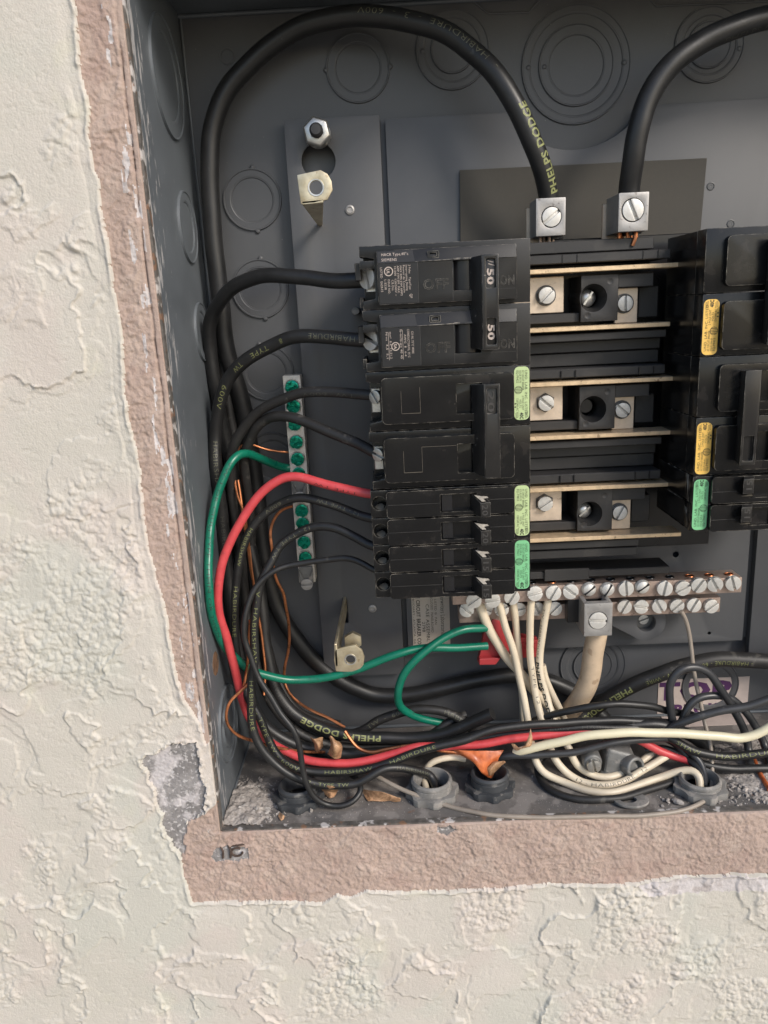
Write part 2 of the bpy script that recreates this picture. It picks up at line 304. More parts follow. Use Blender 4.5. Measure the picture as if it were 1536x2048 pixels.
def wrap_text(parent, path, r, s, d0, h, material, name='printed_text', roll=0.0, spacing=1.0, bold=0.0, length=None, flip=False):
    v, f, wd = glyphs(s, bold if bold else -0.022)
    kx = (length/wd) if length else h*spacing
    bm = bmesh.new(); vs = [bm.verts.new((q.x*kx, q.y*h - h*0.5, 0)) for q in v]
    for q in f:
        try: bm.faces.new([vs[i] for i in q])
        except ValueError: pass
    for k in range(1, 5):
        y = -h*0.5 + h*k/5
        bmesh.ops.bisect_plane(bm, geom=bm.verts[:]+bm.edges[:]+bm.faces[:], plane_co=(0, y, 0), plane_no=(0, 1, 0))
    rad = r + 0.06
    for q in bm.verts:
        d = d0 + (-q.co.x if flip else q.co.x)
        yy = -q.co.y if flip else q.co.y
        p, t = path.ev(max(0, min(path.L[-1], d)))
        n = (EYE - p); n = (n - t*n.dot(t)).normalized(); b = n.cross(t)   # b = left of the running direction seen from the front
        a = yy/rad + roll
        q.co = p + (n*math.cos(a) + b*math.sin(a))*rad
    mb = MB(); mb.bm.free(); mb.bm = bm
    o = mb.build(name, material, parent, smooth=False); return o

# ---------------------------------------------------------------- the recess
XL, XR, ZB, ZT, YB = -96.8, 300.0, -251.5, 146.0, 95.0
def wirepts(pts, r):
    out = []
    for q in pts:
        px, py, Y = q; Y = min(Y, YB-r-0.3)
        p = at(px, py, Y)
        if p.x < XL+r+0.3:
            k = (XL+r+0.3)/p.x; Yn = (Y+DCAM)*k-DCAM; p = at(px, py, Yn)
        if len(q) == 3 and p.z < ZB+r+0.3 and p.y > 0:
            k = (ZB+r+0.3)/p.z; p = at(px, py, (p.y+DCAM)*k-DCAM)
        out.append(p)
    return out
def wire(name, pts, r, m, label, cat='wire', group=None, n=12, texts=(), clamp=True, parent=None):
    P = Path(wirepts(pts, r) if clamp else [at(*p) for p in pts])
    o = MB().tube(P.p, r, n).build(name, m, parent)
    if parent is None: tag(o, label, cat, group)
    for t in texts:
        s, px, py, h, mt = t[:5]; kw = t[5] if len(t) > 5 else {}
        wrap_text(o, P, r, s, P.near(px, py), h, mt, **kw)
    o['_path'] = 0; del o['_path']
    return o, P
# ---------------------------------------------------------------- stucco wall with its coats of paint
def vnoise(x, y, seed):
    xi = np.floor(x).astype(np.int64); yi = np.floor(y).astype(np.int64); fx = x-xi; fy = y-yi
    fx = fx*fx*fx*(fx*(fx*6-15)+10); fy = fy*fy*fy*(fy*(fy*6-15)+10)
    def h(a, b):
        n = (a*374761393 + b*668265263 + seed*1442695041) & 0xffffffff; n = ((n ^ (n >> 13))*1274126177) & 0xffffffff
        return ((n ^ (n >> 16)) & 0xffff)/65535.0
    return (h(xi, yi)*(1-fx)+h(xi+1, yi)*fx)*(1-fy)+(h(xi, yi+1)*(1-fx)+h(xi+1, yi+1)*fx)*fy
def fbm(x, y, sc, seed, o=4, g=0.5):
    a = 1.0; t = 0; tot = 0; x = x/sc; y = y/sc
    for k in range(o):
        t = t+a*vnoise(x, y, seed+k*17); tot += a; a *= g; x = x*2.03+7.1; y = y*2.03-3.7
    return t/tot
def cells(x, y, sc, seed):
    """soft round lumps, one per jittered cell"""
    x = x/sc; y = y/sc; xi = np.floor(x).astype(np.int64); yi = np.floor(y).astype(np.int64); best = np.zeros_like(x)
    for dx in (-1, 0, 1):
        for dy in (-1, 0, 1):
            a = xi+dx; b = yi+dy
            def h(s):
                n = (a*374761393 + b*668265263 + (seed+s)*1442695041) & 0xffffffff; n = ((n ^ (n >> 13))*1274126177) & 0xffffffff
                return ((n ^ (n >> 16)) & 0xffff)/65535.0
            cx = a+h(0); cy = b+h(9); rr = 0.28+0.45*h(23); d2 = ((x-cx)**2+(y-cy)**2)/(rr*rr)
            best = np.maximum(best, np.sqrt(np.clip(1-d2, 0, 1))*rr)
    return best
def sstep(a, b, x): t = np.clip((x-a)/(b-a), 0, 1); return t*t*(3-2*t)
def inpoly(x, y, poly):
    r = np.zeros(x.shape, bool); n = len(poly)
    for i in range(n):
        (x1, y1), (x2, y2) = poly[i], poly[(i+1) % n]
        c = ((y1 > y) != (y2 > y)); xx = (x2-x1)*(y-y1)/((y2-y1) if y2 != y1 else 1e-9)+x1; r ^= c & (x < xx)
    return r
def dpoly(x, y, poly, closed=True):
    d = np.full(x.shape, 1e9); n = len(poly)
    for i in range(n if closed else n-1):
        (x1, y1), (x2, y2) = poly[i], poly[(i+1) % n]; ex, ey = x2-x1, y2-y1
        t = np.clip(((x-x1)*ex+(y-y1)*ey)/(ex*ex+ey*ey+1e-9), 0, 1); d = np.minimum(d, (x-x1-t*ex)**2+(y-y1-t*ey)**2)
    return np.sqrt(d)
def pp(l): return [(at(a, b, 0).x, at(a, b, 0).z) for a, b in l]
left_edge = [(148,-60),(150,0),(160,82),(164,144),(178,202),(184,232),(179,262),(186,321),(198,359),(205,427),(219,489),(227,564),(240,632),(246,678),(250,776),(262,850),(282,932),(290,1030),(298,1088),(316,1159),(334,1225),(342,1284),(354,1342),(370,1400),(398,1440),(411,1485)]
low_edge = [(411,1626),(378,1640),(367,1660),(362,1700),(366,1745),(385,1804),(470,1800),(547,1797),(647,1803),(675,1785),(700,1791),(733,1780),(863,1780),(960,1774),(1027,1769),(1081,1764),(1180,1766),(1277,1762),(1353,1750),(1462,1745),(1620,1742)]
old = pp(left_edge) + pp([(436,1480), (440,1600)]) + pp(low_edge) + pp([(1620,1500)]) + [(400, 300), (-90, 300)]
bare = pp([(276,1512),(310,1503),(342,1482),(390,1485),(397,1528),(412,1573),(411,1626),(378,1640),(371,1655),(369,1687),(364,1712),(346,1687),(337,1674),(319,1619),(296,1546)])
bare2 = pp([(424,1712),(434,1696),(470,1690),(496,1694),(502,1716),(468,1722),(426,1726)])
bare3 = pp([(875,1652),(900,1650),(915,1660),(890,1672),(872,1664)])
white2 = pp([(1270,1768),(1353,1752),(1462,1747),(1620,1744),(1620,1772),(1460,1778),(1300,1786)])
def grid(x0, x1, z0, z1, st):
    nx = int(round((x1-x0)/st)); nz = int(round((z1-z0)/st))
    return np.meshgrid(np.linspace(x0, x1, nx+1), np.linspace(z0, z1, nz+1))
def relief(X, Z):
    jx = (fbm(X, Z, 5, 3)-0.5)*3.2+(fbm(X, Z, 1.3, 5)-.5)*1.4; jz = (fbm(X, Z, 5, 11)-0.5)*3.2+(fbm(X, Z, 1.3, 13)-.5)*1.4
    x, z = X+jx, Z+jz
    inb = inpoly(x+jx*.6, z+jz*.6, bare) | inpoly(x, z, bare2) | inpoly(x, z, bare3)
    ino = inpoly(X+jx*0.45, Z+jz*0.45, old) & ~inb
    chip = ino & (fbm(X*2.2, Z*0.55, 5, 401, 4) > 0.63) & ((np.abs(X-XL+5) < 3.2) & (Z > ZB)) | (ino & (fbm(X, Z, 9, 405, 4) > 0.92))
    inw = (inpoly(x, z, white2) & ~ino) | chip
    reg = np.where(inb, 2, np.where(ino, 1, 0))
    d = dpoly(X+jx*0.45, Z+jz*0.45, pp(left_edge) + pp([(436,1480), (440,1600)]) + pp(low_edge), closed=False); db = dpoly(x+jx*.6, z+jz*.6, bare)
    # trowelled plates with ragged broken edges
    wx = X+(fbm(X, Z, 18, 31)-.5)*20; wz = Z+(fbm(X, Z, 18, 37)-.5)*20
    f1 = fbm(wx, wz, 52, 41, 5); f2 = fbm(wx, wz, 34, 43, 5)
    pl = 0.8*sstep(0.47, 0.505, f1)+0.5*sstep(0.535, 0.57, f2)-0.4*sstep(0.39, 0.36, f1)
    band = np.exp(-((f1-0.487)/0.028)**2)+0.8*np.exp(-((f2-0.55)/0.025)**2)
    gm = np.clip(sstep(0.55, 0.70, fbm(X, Z, 38, 51))*0.7+0.6*band*sstep(.45, .68, fbm(X, Z, 12, 53)), 0, 1.1)*np.where((X < -100) & (Z > -140), 0.85, 1.0)
    lump = cells(X, Z, 4.2, 61)*1.7+cells(X, Z, 2.3, 67)*1.0+(fbm(X, Z, 1.6, 69, 3)-.5)*0.9
    fine = cells(X, Z, 1.5, 71)*0.20+(fbm(X, Z, 0.9, 73, 2)-0.5)*0.22
    ridge = np.exp(-((f1-0.492)/0.010)**2)*sstep(.40, .6, fbm(X, Z, 16, 411))
    pit = sstep(.30, .24, fbm(X, Z, 3.5, 413, 3))
    h = 1.3+pl*0.95+ridge*0.75-pit*0.15+gm*lump*0.92+fine*(0.55+gm*.6)+(fbm(X, Z, 45, 79)-.5)*1.2
    nt_ = fbm(X, Z, 3, 83)
    far = sstep(2.5, 0, d)
    # the cream coat: thick bead where it stops, with a scored line beside it on the left
    bead = (0.3+0.9*nt_)*(0.25+1.1*sstep(.38, .6, fbm(X, Z, 13, 407)))*np.exp(-((d-0.7)/0.9)**2)
    hc = h+bead
    hc = np.where(Z > -190, hc-0.5*np.exp(-((d-4.5)/0.5)**2)*sstep(.35, .5, fbm(X, Z, 20, 87)), hc)
    smooth = sstep(9, 3, d)*(X < -97); hc = hc*(1-smooth*.55)+(1.35+(fbm(X, Z, 8, 89)-.5)*.8+(fbm(X, Z, 1.5, 97)-.5)*.4+bead)*smooth*.55
    ho = 0.1+(h-1.3)*0.5+fine*1.0+(fbm(X, Z, 2.2, 91, 3)-.5)*0.9+cells(X, Z, 1.25, 93)*0.42*(.4+sstep(.4, .6, fbm(X, Z, 11, 417)))+0.35*sstep(.5, .53, fbm(wx, wz, 9, 419, 4))
    # dark crack and caulked strip beside the box
    side = (X < XL+.01) & (Z > ZB); xc = XL-2.6-(fbm(X*0, Z, 14, 95)-.5)*1.2
    ho = ho-2.4*np.exp(-((X-xc)/0.42)**2)*side*sstep(.22, .34, fbm(X*0, Z, 22, 99))
    ho = np.where((X > xc) & side, ho*0.4+0.1, ho)
    hb = -0.2+(fbm(X, Z, 7, 101)-.5)*0.7+(fbm(X, Z, 1.1, 103, 3)-.5)*0.7
    lip = np.exp(-((db-0.8)/0.7)**2)*0.7
    hh = np.where(reg == 2, hb, np.where(reg == 1, ho, hc))+np.where(reg != 2, lip, 0)
    return hh, reg, inw
M_wall = mat('cream_paint', (0.55, 0.52, 0.455), 0.74, var=0.035, vscale=14, col2=(0.575, 0.53, 0.475), bump=0.26, bscale=1300, spots=[((0.50, 0.505, 0.445), 12, 0.52, 0.45), ((0.56, 0.535, 0.44), 30, 0.60, 0.5), ((0.575, 0.505, 0.455), 16, 0.53, 0.55)])
M_old = mat('old_pink_paint', (0.41, 0.31, 0.26), 0.85, var=0.10, vscale=30, bump=0.32, bscale=1200, spots=[((0.45, 0.355, 0.30), 70, 0.54, 0.6), ((0.37, 0.262, 0.22), 40, 0.56, 0.6), ((0.52, 0.46, 0.42), 90, 0.74, 0.5)])
M_bare = mat('bare_mortar', (0.27, 0.255, 0.25), 0.9, var=0.3, vscale=120, bump=0.3, bscale=800, spots=[((0.15, 0.14, 0.135), 60, 0.48, 0.6), ((0.58, 0.54, 0.54), 70, 0.53, 0.75), ((0.6, 0.57, 0.56), 500, 0.56, 0.7)])
M_chalk = mat('chalky_plaster', (0.55, 0.51, 0.50), 0.9, var=0.12, vscale=150, bump=0.3, bscale=900, spots=[((0.38, 0.33, 0.31), 130, 0.56, 0.6)])
def sheet_mesh(name, X, H, Z, fm, mt, parent=None):
    """one paint coat: the cells of the grid chosen by fm"""
    nz, nx = X.shape; idx = np.arange(nz*nx).reshape(nz, nx)
    q = np.stack([idx[:-1, :-1], idx[:-1, 1:], idx[1:, 1:], idx[1:, :-1]], -1)[fm]
    used = np.unique(q); rm = np.full(nz*nx, -1); rm[used] = np.arange(len(used)); q = rm[q]
    co = np.stack([X.ravel()[used], -H.ravel()[used], Z.ravel()[used]], -1)*U
    me = bpy.data.meshes.new(name); me.vertices.add(len(used)); me.vertices.foreach_set('co', co.ravel())
    me.loops.add(q.size); me.loops.foreach_set('vertex_index', q.ravel().astype(np.int32)); me.polygons.add(len(q))
    me.polygons.foreach_set('loop_start', np.arange(0, q.size, 4, dtype=np.int32)); me.polygons.foreach_set('loop_total', np.full(len(q), 4, np.int32))
    me.polygons.foreach_set('use_smooth', np.ones(len(q), bool)); me.update(calc_edges=True); me.materials.append(mt)
    o = bpy.data.objects.new(name, me); COL.objects.link(o); o.parent = parent; return o
def block(x0, x1, z0, z1, st):
    X, Z = grid(x0, x1, z0, z1, st); H, reg, inw = relief(X, Z); return X, Z, H, reg, inw
XW0, ZW0, ZW1, XW1 = -238.8, -389.5, 165.0, 215.2
blocks = []
def add_block(x0, x1, z0, z1, st, skirt):
    X, Z, H, reg, inw = block(x0, x1, z0, z1, st)
    if skirt == 'x1':      # turn the edge of the plaster into the opening, down to the enamel
        X = np.hstack([X, X[:, -1:], X[:, -1:]]); Z = np.hstack([Z, Z[:, -1:], Z[:, -1:]]); H = np.hstack([H, H[:, -1:]*0-0.8, H[:, -1:]*0-3.0]); reg = np.hstack([reg, reg[:, -1:], reg[:, -1:]]); inw = np.hstack([inw, inw[:, -1:], inw[:, -1:]])
    if skirt == 'z1':
        X = np.vstack([X, X[-1:], X[-1:]]); Z = np.vstack([Z, Z[-1:], Z[-1:]]); H = np.vstack([H, H[-1:]*0-0.8, H[-1:]*0-3.0]); reg = np.vstack([reg, reg[-1:], reg[-1:]]); inw = np.vstack([inw, inw[-1:], inw[-1:]])
    if skirt == 'x0':
        X = np.hstack([X[:, :1], X[:, :1], X]); Z = np.hstack([Z[:, :1], Z[:, :1], Z]); H = np.hstack([H[:, :1]*0-3.0, H[:, :1]*0-0.8, H]); reg = np.hstack([reg[:, :1], reg[:, :1], reg]); inw = np.hstack([inw[:, :1], inw[:, :1], inw])
    blocks.append((X, Z, H, reg, inw))
add_block(XW0, XL, ZB, ZW1, 0.5, 'x1')
add_block(XW0, XL, ZW0, ZB, 0.5, None)
add_block(XL, XW1, ZW0, ZB, 0.5, 'z1')
add_block(XW1, 400.0, ZW0, ZB, 2.0, 'z1')
add_block(XR, 400.0, ZB, ZW1, 2.0, 'x0')
wall = None
for nm, cond, mt in (('stucco_wall', 0, M_wall), ('old_paint_band', 1, M_old), ('bare_patch', 2, M_bare), ('chalky_strip', 3, M_chalk)):
    vs, hs, zs, fm = [], [], [], []
    for i, (X, Z, H, reg, inw) in enumerate(blocks):
        r = np.where(inw & (reg < 2), 3, reg); c = r[:-1, :-1]
        f = (c == cond)
        if not f.any(): continue
        o = sheet_mesh(nm if wall is not None or i else 'stucco_wall', X, H, Z, f, mt, wall)
        if wall is None:
            wall = tag(o, 'stucco wall, lumpy cream paint over older pinkish coats, around the recessed box', None, None, 'structure')
del blocks
# ---------------------------------------------------------------- the steel box let into the wall
box = thing('electrical_box', (XL, 0, ZB), 'dark grey steel electrical panel box recessed in the stucco wall, cover removed', 'electrical box')
T = 1.4
MB().box(XL, XR, YB, YB+T, ZB, ZT).build('back_panel', M_box, box)
sd = MB().box(XL-T, XL, 3.0, YB+T, ZB-T, ZT+T).build('side_panel', M_scuff, box, org=(XL, 0, ZB)); sd['label'] = 'left side of the box, bluish light put into its enamel colour, white paint scuffs along its front edge'
MB().box(XR, XR+T, 3.0, YB+T, ZB-T, ZT+T).build('side_panel', M_side, box)
MB().box(XL, XR, 3.0, YB+T, ZT, ZT+T).build('top_panel', M_side, box)
fl = MB().box(XL, XR, 2.0, YB+T, ZB-T, ZB).build('bottom_panel', M_floor, box)
fl['label'] = 'dusty bottom of the box with mortar crumbs and rust stains'
mb = MB()     # folded seams in the corners
mb.tube([(XL+.6, 4, ZB+.4), (XL+.6, YB-1, ZB+.4)], 0.6, 8)
mb.tube([(XL+1.2, YB-.8, ZB), (XL+1.2, YB-.8, ZT)], 0.6, 8); mb.tube([(XL, YB-.8, ZB+1), (XR, YB-.8, ZB+1)], 1.0, 8); mb.tube([(XL, YB-.8, ZT-1), (XR, YB-.8, ZT-1)], 1.0, 8)
mb.build('corner_seam', M_side, box)
mb = MB()     # front lip of the box against the plaster
mb.box(XL-.2, XL+0.9, 1.2, 4.6, ZB, ZT); mb.box(XL+.9, XR, 0.6, 4.0, ZB-.3, ZB+0.8)
mb.build('front_lip', mat('scuffed_edge', (0.11, 0.10, 0.09), 0.6, var=0.5, vscale=300, spots=[((0.55, 0.52, 0.50), 160, 0.55, 0.9), ((0.22, 0.12, 0.07), 200, 0.58, 0.8)]), box)
def knockout(px, py, radii, plane='back', tabs=()):
    """stamped knock-out: stacked rings with rounded lips"""
    mb = MB()
    if plane == 'back': c = at(px, py, YB); ax = Vector((0, -1, 0))
    elif plane == 'side':
        k = None; v = at(px, py, 0); s = XL/v.x; c = Vector((XL, (DCAM)*s-DCAM, v.z*s)); ax = Vector((1, 0, 0))
    else:
        v = at(px, py, 0); s = ZB/v.z; c = Vector((v.x*s, DCAM*s-DCAM, ZB)); ax = Vector((0, 0, 1))
    prof = [(radii[0]+0.3, -0.2)]; h = 0.0
    for i, r in enumerate(radii):
        h = 0.75 if i % 2 == 0 else 0.15
        prof += [(r, -0.2 if i == 0 else h0), (r-0.3, h+0.45), (r-0.7, h+.45), (r-1.1, h)]; h0 = h
    prof.append((0.0, h))
    mb.lathe(c, ax, prof, 48)
    for a, r in tabs:
        a += 90
        q = ax.to_track_quat('Z', 'X').to_matrix(); p = c + q @ Vector((math.cos(R(a))*r, math.sin(R(a))*r, 0.5)); mb.lathe(p, ax, [(1.5, -.4), (1.3, .3), (0.7, .7), (0, .8)], 10)
    o = mb.build('knockout', M_box if plane == 'back' else (M_side if plane == 'side' else M_floor), box, smooth=True, sharp=11); return o
for px, py, rd, tb in [(505, 400, (15.4, 11.6), ((95, 15.5), (-95, 15.5))), (521, 578, (15.4, 11.6), ((95, 15.5), (-95, 15.5))), (533, 745, (15.4, 11.6), ((-80, 15.5),)), (547, 918, (15.4, 11.6), ()),
                   (716, 137, (16.2, 12), ((0, 16), (180, 16))), (905, 100, (18.5, 15, 11), ((0, 15), (180, 15))), (1152, 131, (27.5, 24, 19, 14.5), ((0, 24), (180, 24), (0, 16))), (1418, 90, (17.5, 14, 11), ((170, 15), (0, 15))),
                   (1185, 1330, (20, 16, 12), ()), (1420, 1370, (17.5, 14), ()), (1640, 1350, (17.5, 14), ())]:
    knockout(px, py, rd, 'back', tb)
for px, py, rd in [(333, 156, (26, 19)), (374, 455, (17, 12.5)), (403, 664, (15, 11)), (455, 1445, (21, 17.5, 13))]:
    knockout(px, py, rd, 'side')
# pilot dimples, a drilled hole and a rust-rimmed hole in the side
mb = MB(); c = at(455, 113, YB); mb.lathe(c, (0, -1, 0), [(4.2, -.2), (3.9, .25), (3.2, .25), (2.9, -.1)], 20); mb.build('bolt_dimple', M_box, box)
v = at(431, 1327, 0); s = XL/v.x
mb = MB(); mb.lathe((XL, DCAM*s-DCAM, v.z*s), (1, 0, 0), [(6.3, -.1), (6.0, .2), (5.0, .15), (0, .12)], 24)
mb.build('plugged_hole', mat('rust', (0.16, 0.09, 0.05), 0.8, var=0.5, vscale=300, spots=[((0.05, 0.05, 0.05), 200, .55, .8)]), box)
# embossed octagonal stiffener round the top knockouts
mb = MB()
tr = [(430, 0), (480, 26), (560, 24), (590, 0)]
for seq in ([(920, -20), (977, 27), (1057, 25), (1090, -12)], [(1290, -14), (1312, 12), (1480, 5), (1540, 2)]):
    P = [at(a, b, YB-.1) for a, b in seq]; MB().tube(P, 0.6, 8).build('embossed_rib', M_box, box)

# ---------------------------------------------------------------- mounting pan
pan = thing('mounting_pan', (0, 88, 94), 'dark grey sheet steel mounting pan behind the breakers, riveted on the box back', 'mounting plate')
KH = at(637, 322, 86); SL = at(690, 1205, 86); SL1 = at(640, 453, 86)
xl0 = at(567, 240, 86).x; xl1 = at(758, 232, 86).x; xc0 = at(770, 237, 86).x; xc1 = at(1500, 1100, 86).x; xr0 = at(1513, 1100, 86).x
zt = at(567, 240, 86).z; zc = at(770, 237, 86).z; zb = at(1273, 1291, 86).z; zfb = at(700, 1352, 86).z
KHL = circ(KH.x, KH.z, 8.6, 36)
mb = MB().plate([(xl0, zt), (xl1, zt), (xl1, zfb), (xl0, zfb)], [KHL, rrect(SL.x-1.4, SL.x+1.4, SL.z-13, SL.z+2, 0.8, 3)], 86, 87.2)
mb.box(xl0, xl0+1.2, 87.2, YB, zfb, zt); mb.box(xl0, xl1, 87.2, YB, zt-1.2, zt); mb.box(xl1-1.2, xl1, 87.2, 90.5, zfb, zt-1.2)
mb.build('side_flange', M_pan, pan, bevel=0.4, seg=2)
mb = MB(); mb.box(xr0, xr0+45, 86, 87.2, zfb, zt); mb.box(xr0, xr0+1.2, 87.2, 90.5, zfb, zt); mb.build('side_flange', M_pan, pan, bevel=0.4, seg=2)
DP = at(1423, 372, 86); DP2 = at(1463, 447, 86); H3 = at(1353, 1110, 86); H4 = at(1420, 1268, 86)
bc = at(1152, 131, 86); arc = []
for k in range(0, 25):
    a = R(180 + 180*k/24); arc.append((bc.x + 41*math.cos(a), bc.z + 3 + 41*math.sin(a)))
arc = [p for p in arc if p[1] < zc-0.5]
xs0, xs1 = arc[0][0], arc[-1][0]
outer = [(xc0, zc), (xs0, zc)] + arc + [(xs1, zc), (xc1, zc), (xc1, zb), (xc0, zb)]
mb = MB().plate(outer, [circ(H3.x, H3.z, 1.8, 14), circ(H4.x, H4.z, 1.0, 12)], 87, 88.2)
mb.box(xc0, xc0+1.2, 88.2, 91, zb, zc-2); mb.box(xc1-1.2, xc1, 88.2, 91, zb, zc); mb.box(xc0, xc1, 88.2, YB, zb, zb+1.2)
mb.box(xl1-1, xc0+1, 91, 91.8, zb, zc); mb.box(xc1-1, xr0+1, 91, 91.8, zb, zc)
mb.build('center_plate', M_pan, pan, bevel=0.35, seg=2)
for D in (DP, DP2):
    MB().lathe((D.x, 87, D.z), (0, -1, 0), [(2.0, -.1), (2.0, .25), (1.7, .35), (1.5, .1), (0.5, .1), (0.4, -.1)], 20).build('dimple', M_pan, pan)
RV = None
for px, py in ((700, 420), (745, 1217)):
    c = at(px, py, 86)
    if RV is None:
        RV = MB().lathe(c, (0, -1, 0), [(2.45, 0), (2.3, .7), (1.5, 1.0), (1.3, .55), (0, .5)], 20).build('rivet', M_alu, pan, org=c); RV.location = (c - Vector((0, 88, 94)))*U
    else:
        o = RV.copy(); COL.objects.link(o); o.parent = pan; o.location = (c - Vector((0, 88, 94)))*U
c = at(711, 622, 60); o = MB().lathe(c, (0, -1, 0), [(2.0, -26), (2.0, -.3), (1.7, 0), (0, .1)], 18).build('pan_stud', M_cast, pan)
st = MB().prism([(at(a, b, 86.2).x, at(a, b, 86.2).z) for a, b in ((919, 341), (1412, 317), (1398, 474), (1330, 500), (1330, 620), (922, 620))], 84.9, 85.6).build('insulating_sheet', M_paper, None, org=tuple(at(1160, 400, 85)), bevel=0.1)
tag(st, 'dark olive grey fibre insulating sheet behind the two top cable lugs', 'insulating sheet')

# bolt and nut holding the pan
c = at(633, 262, 76)
nb = thing('hex_nut_bolt', (c.x, 86, c.z), 'zinc hex nut on a dark stud at the top of the keyhole slot', 'nut and bolt')
MB().lathe(c, (0, -1, 0), [(7.2, -6), (7.2, -1.0), (6.3, 0), (3.4, 0.1), (3.2, -.5)], 6, a0=0.2).build('nut', M_steel, nb, bevel=0.2, ang=20)
MB().lathe(c, (0, -1, 0), [(6.4, -9.5), (6.4, -6.0)], 24).build('washer', M_steel, nb)
mb = MB(); pr = []
for k in range(14): pr += [(3.3, -8+k*.85), (2.95, -8+k*.85+.42)]
mb.lathe(c, (0, -1, 0), pr+[(2.4, 4.4), (0, 4.6)], 20); mb.build('stud', mat('dark_stud', (0.06, 0.06, 0.062), 0.5, metal=0.3), nb)

# zinc cover brackets
def bracket(pxs, hole, hr, Yf, strap, tail, label, nut=None):
    P = [at(a, b, Yf) for a, b in pxs]; c = sum(P, Vector())/len(P); hc = at(hole[0], hole[1], Yf)
    t = thing('cover_bracket', (c.x, YB-8, c.z), label, 'bracket', 'zinc brackets for the panel cover')
    mb = MB().plate([(p.x, p.z) for p in P], [circ(hc.x, hc.z, hr, 24)], Yf, Yf+1.5)
    mb.build('bracket_face', M_zinc, t, bevel=0.25, seg=2)
    mb = MB(); mb.lathe((hc.x, Yf, hc.z), (0, -1, 0), [(hr+.9, -.1), (hr+.7, .35), (hr+.1, .3), (hr, -1.4), (hr+.9, -1.4)], 24, cap=False); mb.build('threaded_hole', M_steel, t)
    MB().hexa([Vector(q) for q in strap]).build('bracket_strap', M_zinc, t, bevel=0.25)
    if nut: MB().lathe(nut, (0, -1, 0), [(5.2, -3), (5.2, 0), (3.2, .1)], 6).build('weld_nut', M_zinc, t, bevel=.2)
    return t
Yf = 42
e = [(594,350),(612,346),(641,340),(655,348),(663,362),(665,380),(655,399),(628,406),(602,408),(598,380)]
a0 = at(604, 407, Yf+1); a1 = at(640, 404, Yf+1)
def sp(x0, z0, x1, z1, x2, z2, x3, z3, ya, yb):
    return [(x0,ya,z0),(x0,ya,z0+.01),(x2,yb,z2),(x2,yb,z2+1.4),(x1,ya,z1),(x1,ya,z1+.01),(x3,yb,z3),(x3,yb,z3+1.4)]
tl = at(636, 452, 86); tr_ = at(645, 452, 86)
b0, b1 = at(604, 409, Yf), at(647, 405, Yf)
st0 = [(b0.x,Yf,b0.z-.1),(b0.x,Yf,b0.z+1.4),(tl.x,86,tl.z),(tl.x,86,tl.z+1.4),(b1.x,Yf,b1.z-.1),(b1.x,Yf,b1.z+1.4),(tr_.x,86,tr_.z),(tr_.x,86,tr_.z+1.4)]
bracket(e, (632, 375), 3.0, Yf, st0, None, 'yellowish zinc bracket under the keyhole slot, rounded ear with a round hole')
Yf = 48
e = [(670,1300),(690,1294),(711,1290),(724,1300),(729,1314),(727,1330),(716,1343),(693,1344),(672,1343),(668,1320)]
s0, s1 = at(668, 1292, Yf), at(684, 1290, Yf); s2, s3 = at(684, 1196, 86), at(695, 1196, 86)
st1 = [(s0.x,Yf,s0.z),(s0.x+.0,Yf,s0.z+1.6),(s2.x,87,s2.z),(s2.x,87,s2.z+1.6),(s1.x-2,Yf,s1.z),(s1.x-2,Yf,s1.z+1.6),(s3.x,87,s3.z),(s3.x,87,s3.z+1.6)]
sx0 = s0.x
st1 = [(s0.x,Yf,s0.z-12),(s0.x,Yf,s0.z+1.0),(s2.x+1,87,s2.z-8),(s2.x+1,87,s2.z+1),(s0.x+1.5,Yf,s0.z-12),(s0.x+1.5,Yf,s0.z+1.0),(s2.x+2.5,87,s2.z-8),(s2.x+2.5,87,s2.z+1)]
n1 = at(706, 1283, Yf+5)
bracket(e, (701, 1319), 2.5, Yf, st1, None, 'tarnished zinc bracket low in the box whose long strap comes out of a slot', nut=n1)

# ---------------------------------------------------------------- screws
def slot_screw(r, h, m, cross=False, dome=0.0, name='screw', sw=0.16):
    """slotted cheese head pointing to -Y with its base at the origin; one shared mesh"""
    mb = MB(); mb.lathe((0, 0, 0), (0, -1, 0), [(r*.98, 0), (r, .1*h), (r, h*.25), (0, h*.25)], 28)
    w = r*sw; n = 12
    for sg in (1, -1):
        a0 = math.asin(w/r); pts = [(r*math.cos(a0+(math.pi-2*a0)*k/n), sg*r*math.sin(a0+(math.pi-2*a0)*k/n)) for k in range(n+1)]
        if cross:
            for sd in (1, -1):
                q = [(sd*w, sg*w)] + [(sd*r*math.cos(a0+(math.pi/2-2*a0)*k/6), sg*r*math.sin(a0+(math.pi/2-2*a0)*k/6)) for k in range(7)]
                mb.prism(q, -h*.25+.02, -h)
        else: mb.prism(pts, -h*.25+.02, -h)
    o = mb.build(name, m, None, bevel=r*0.07, seg=2); return o
PROTO = {}
def screw(key, pos, rot, parent, tilt=(0, 0), name='screw', sc=1.0):
    if key not in PROTO:
        r, h, m, cr = key; o = slot_screw(r, h, m, cr, sw=0.25 if cr else 0.16); PROTO[key] = o.data; bpy.data.objects.remove(o)
    o = bpy.data.objects.new(name, PROTO[key]); COL.objects.link(o); o.parent = parent
    o0 = parent.location/U if parent.type == 'EMPTY' else Vector((0, 0, 0))
    o.location = (Vector(pos)-o0)*U; o.rotation_euler = (Matrix.Rotation(R(tilt[1]), 3, 'Z') @ Matrix.Rotation(R(tilt[0]), 3, 'X') @ Matrix.Rotation(R(rot), 3, 'Y')).to_euler(); o.scale = (sc, sc, sc)
    return o

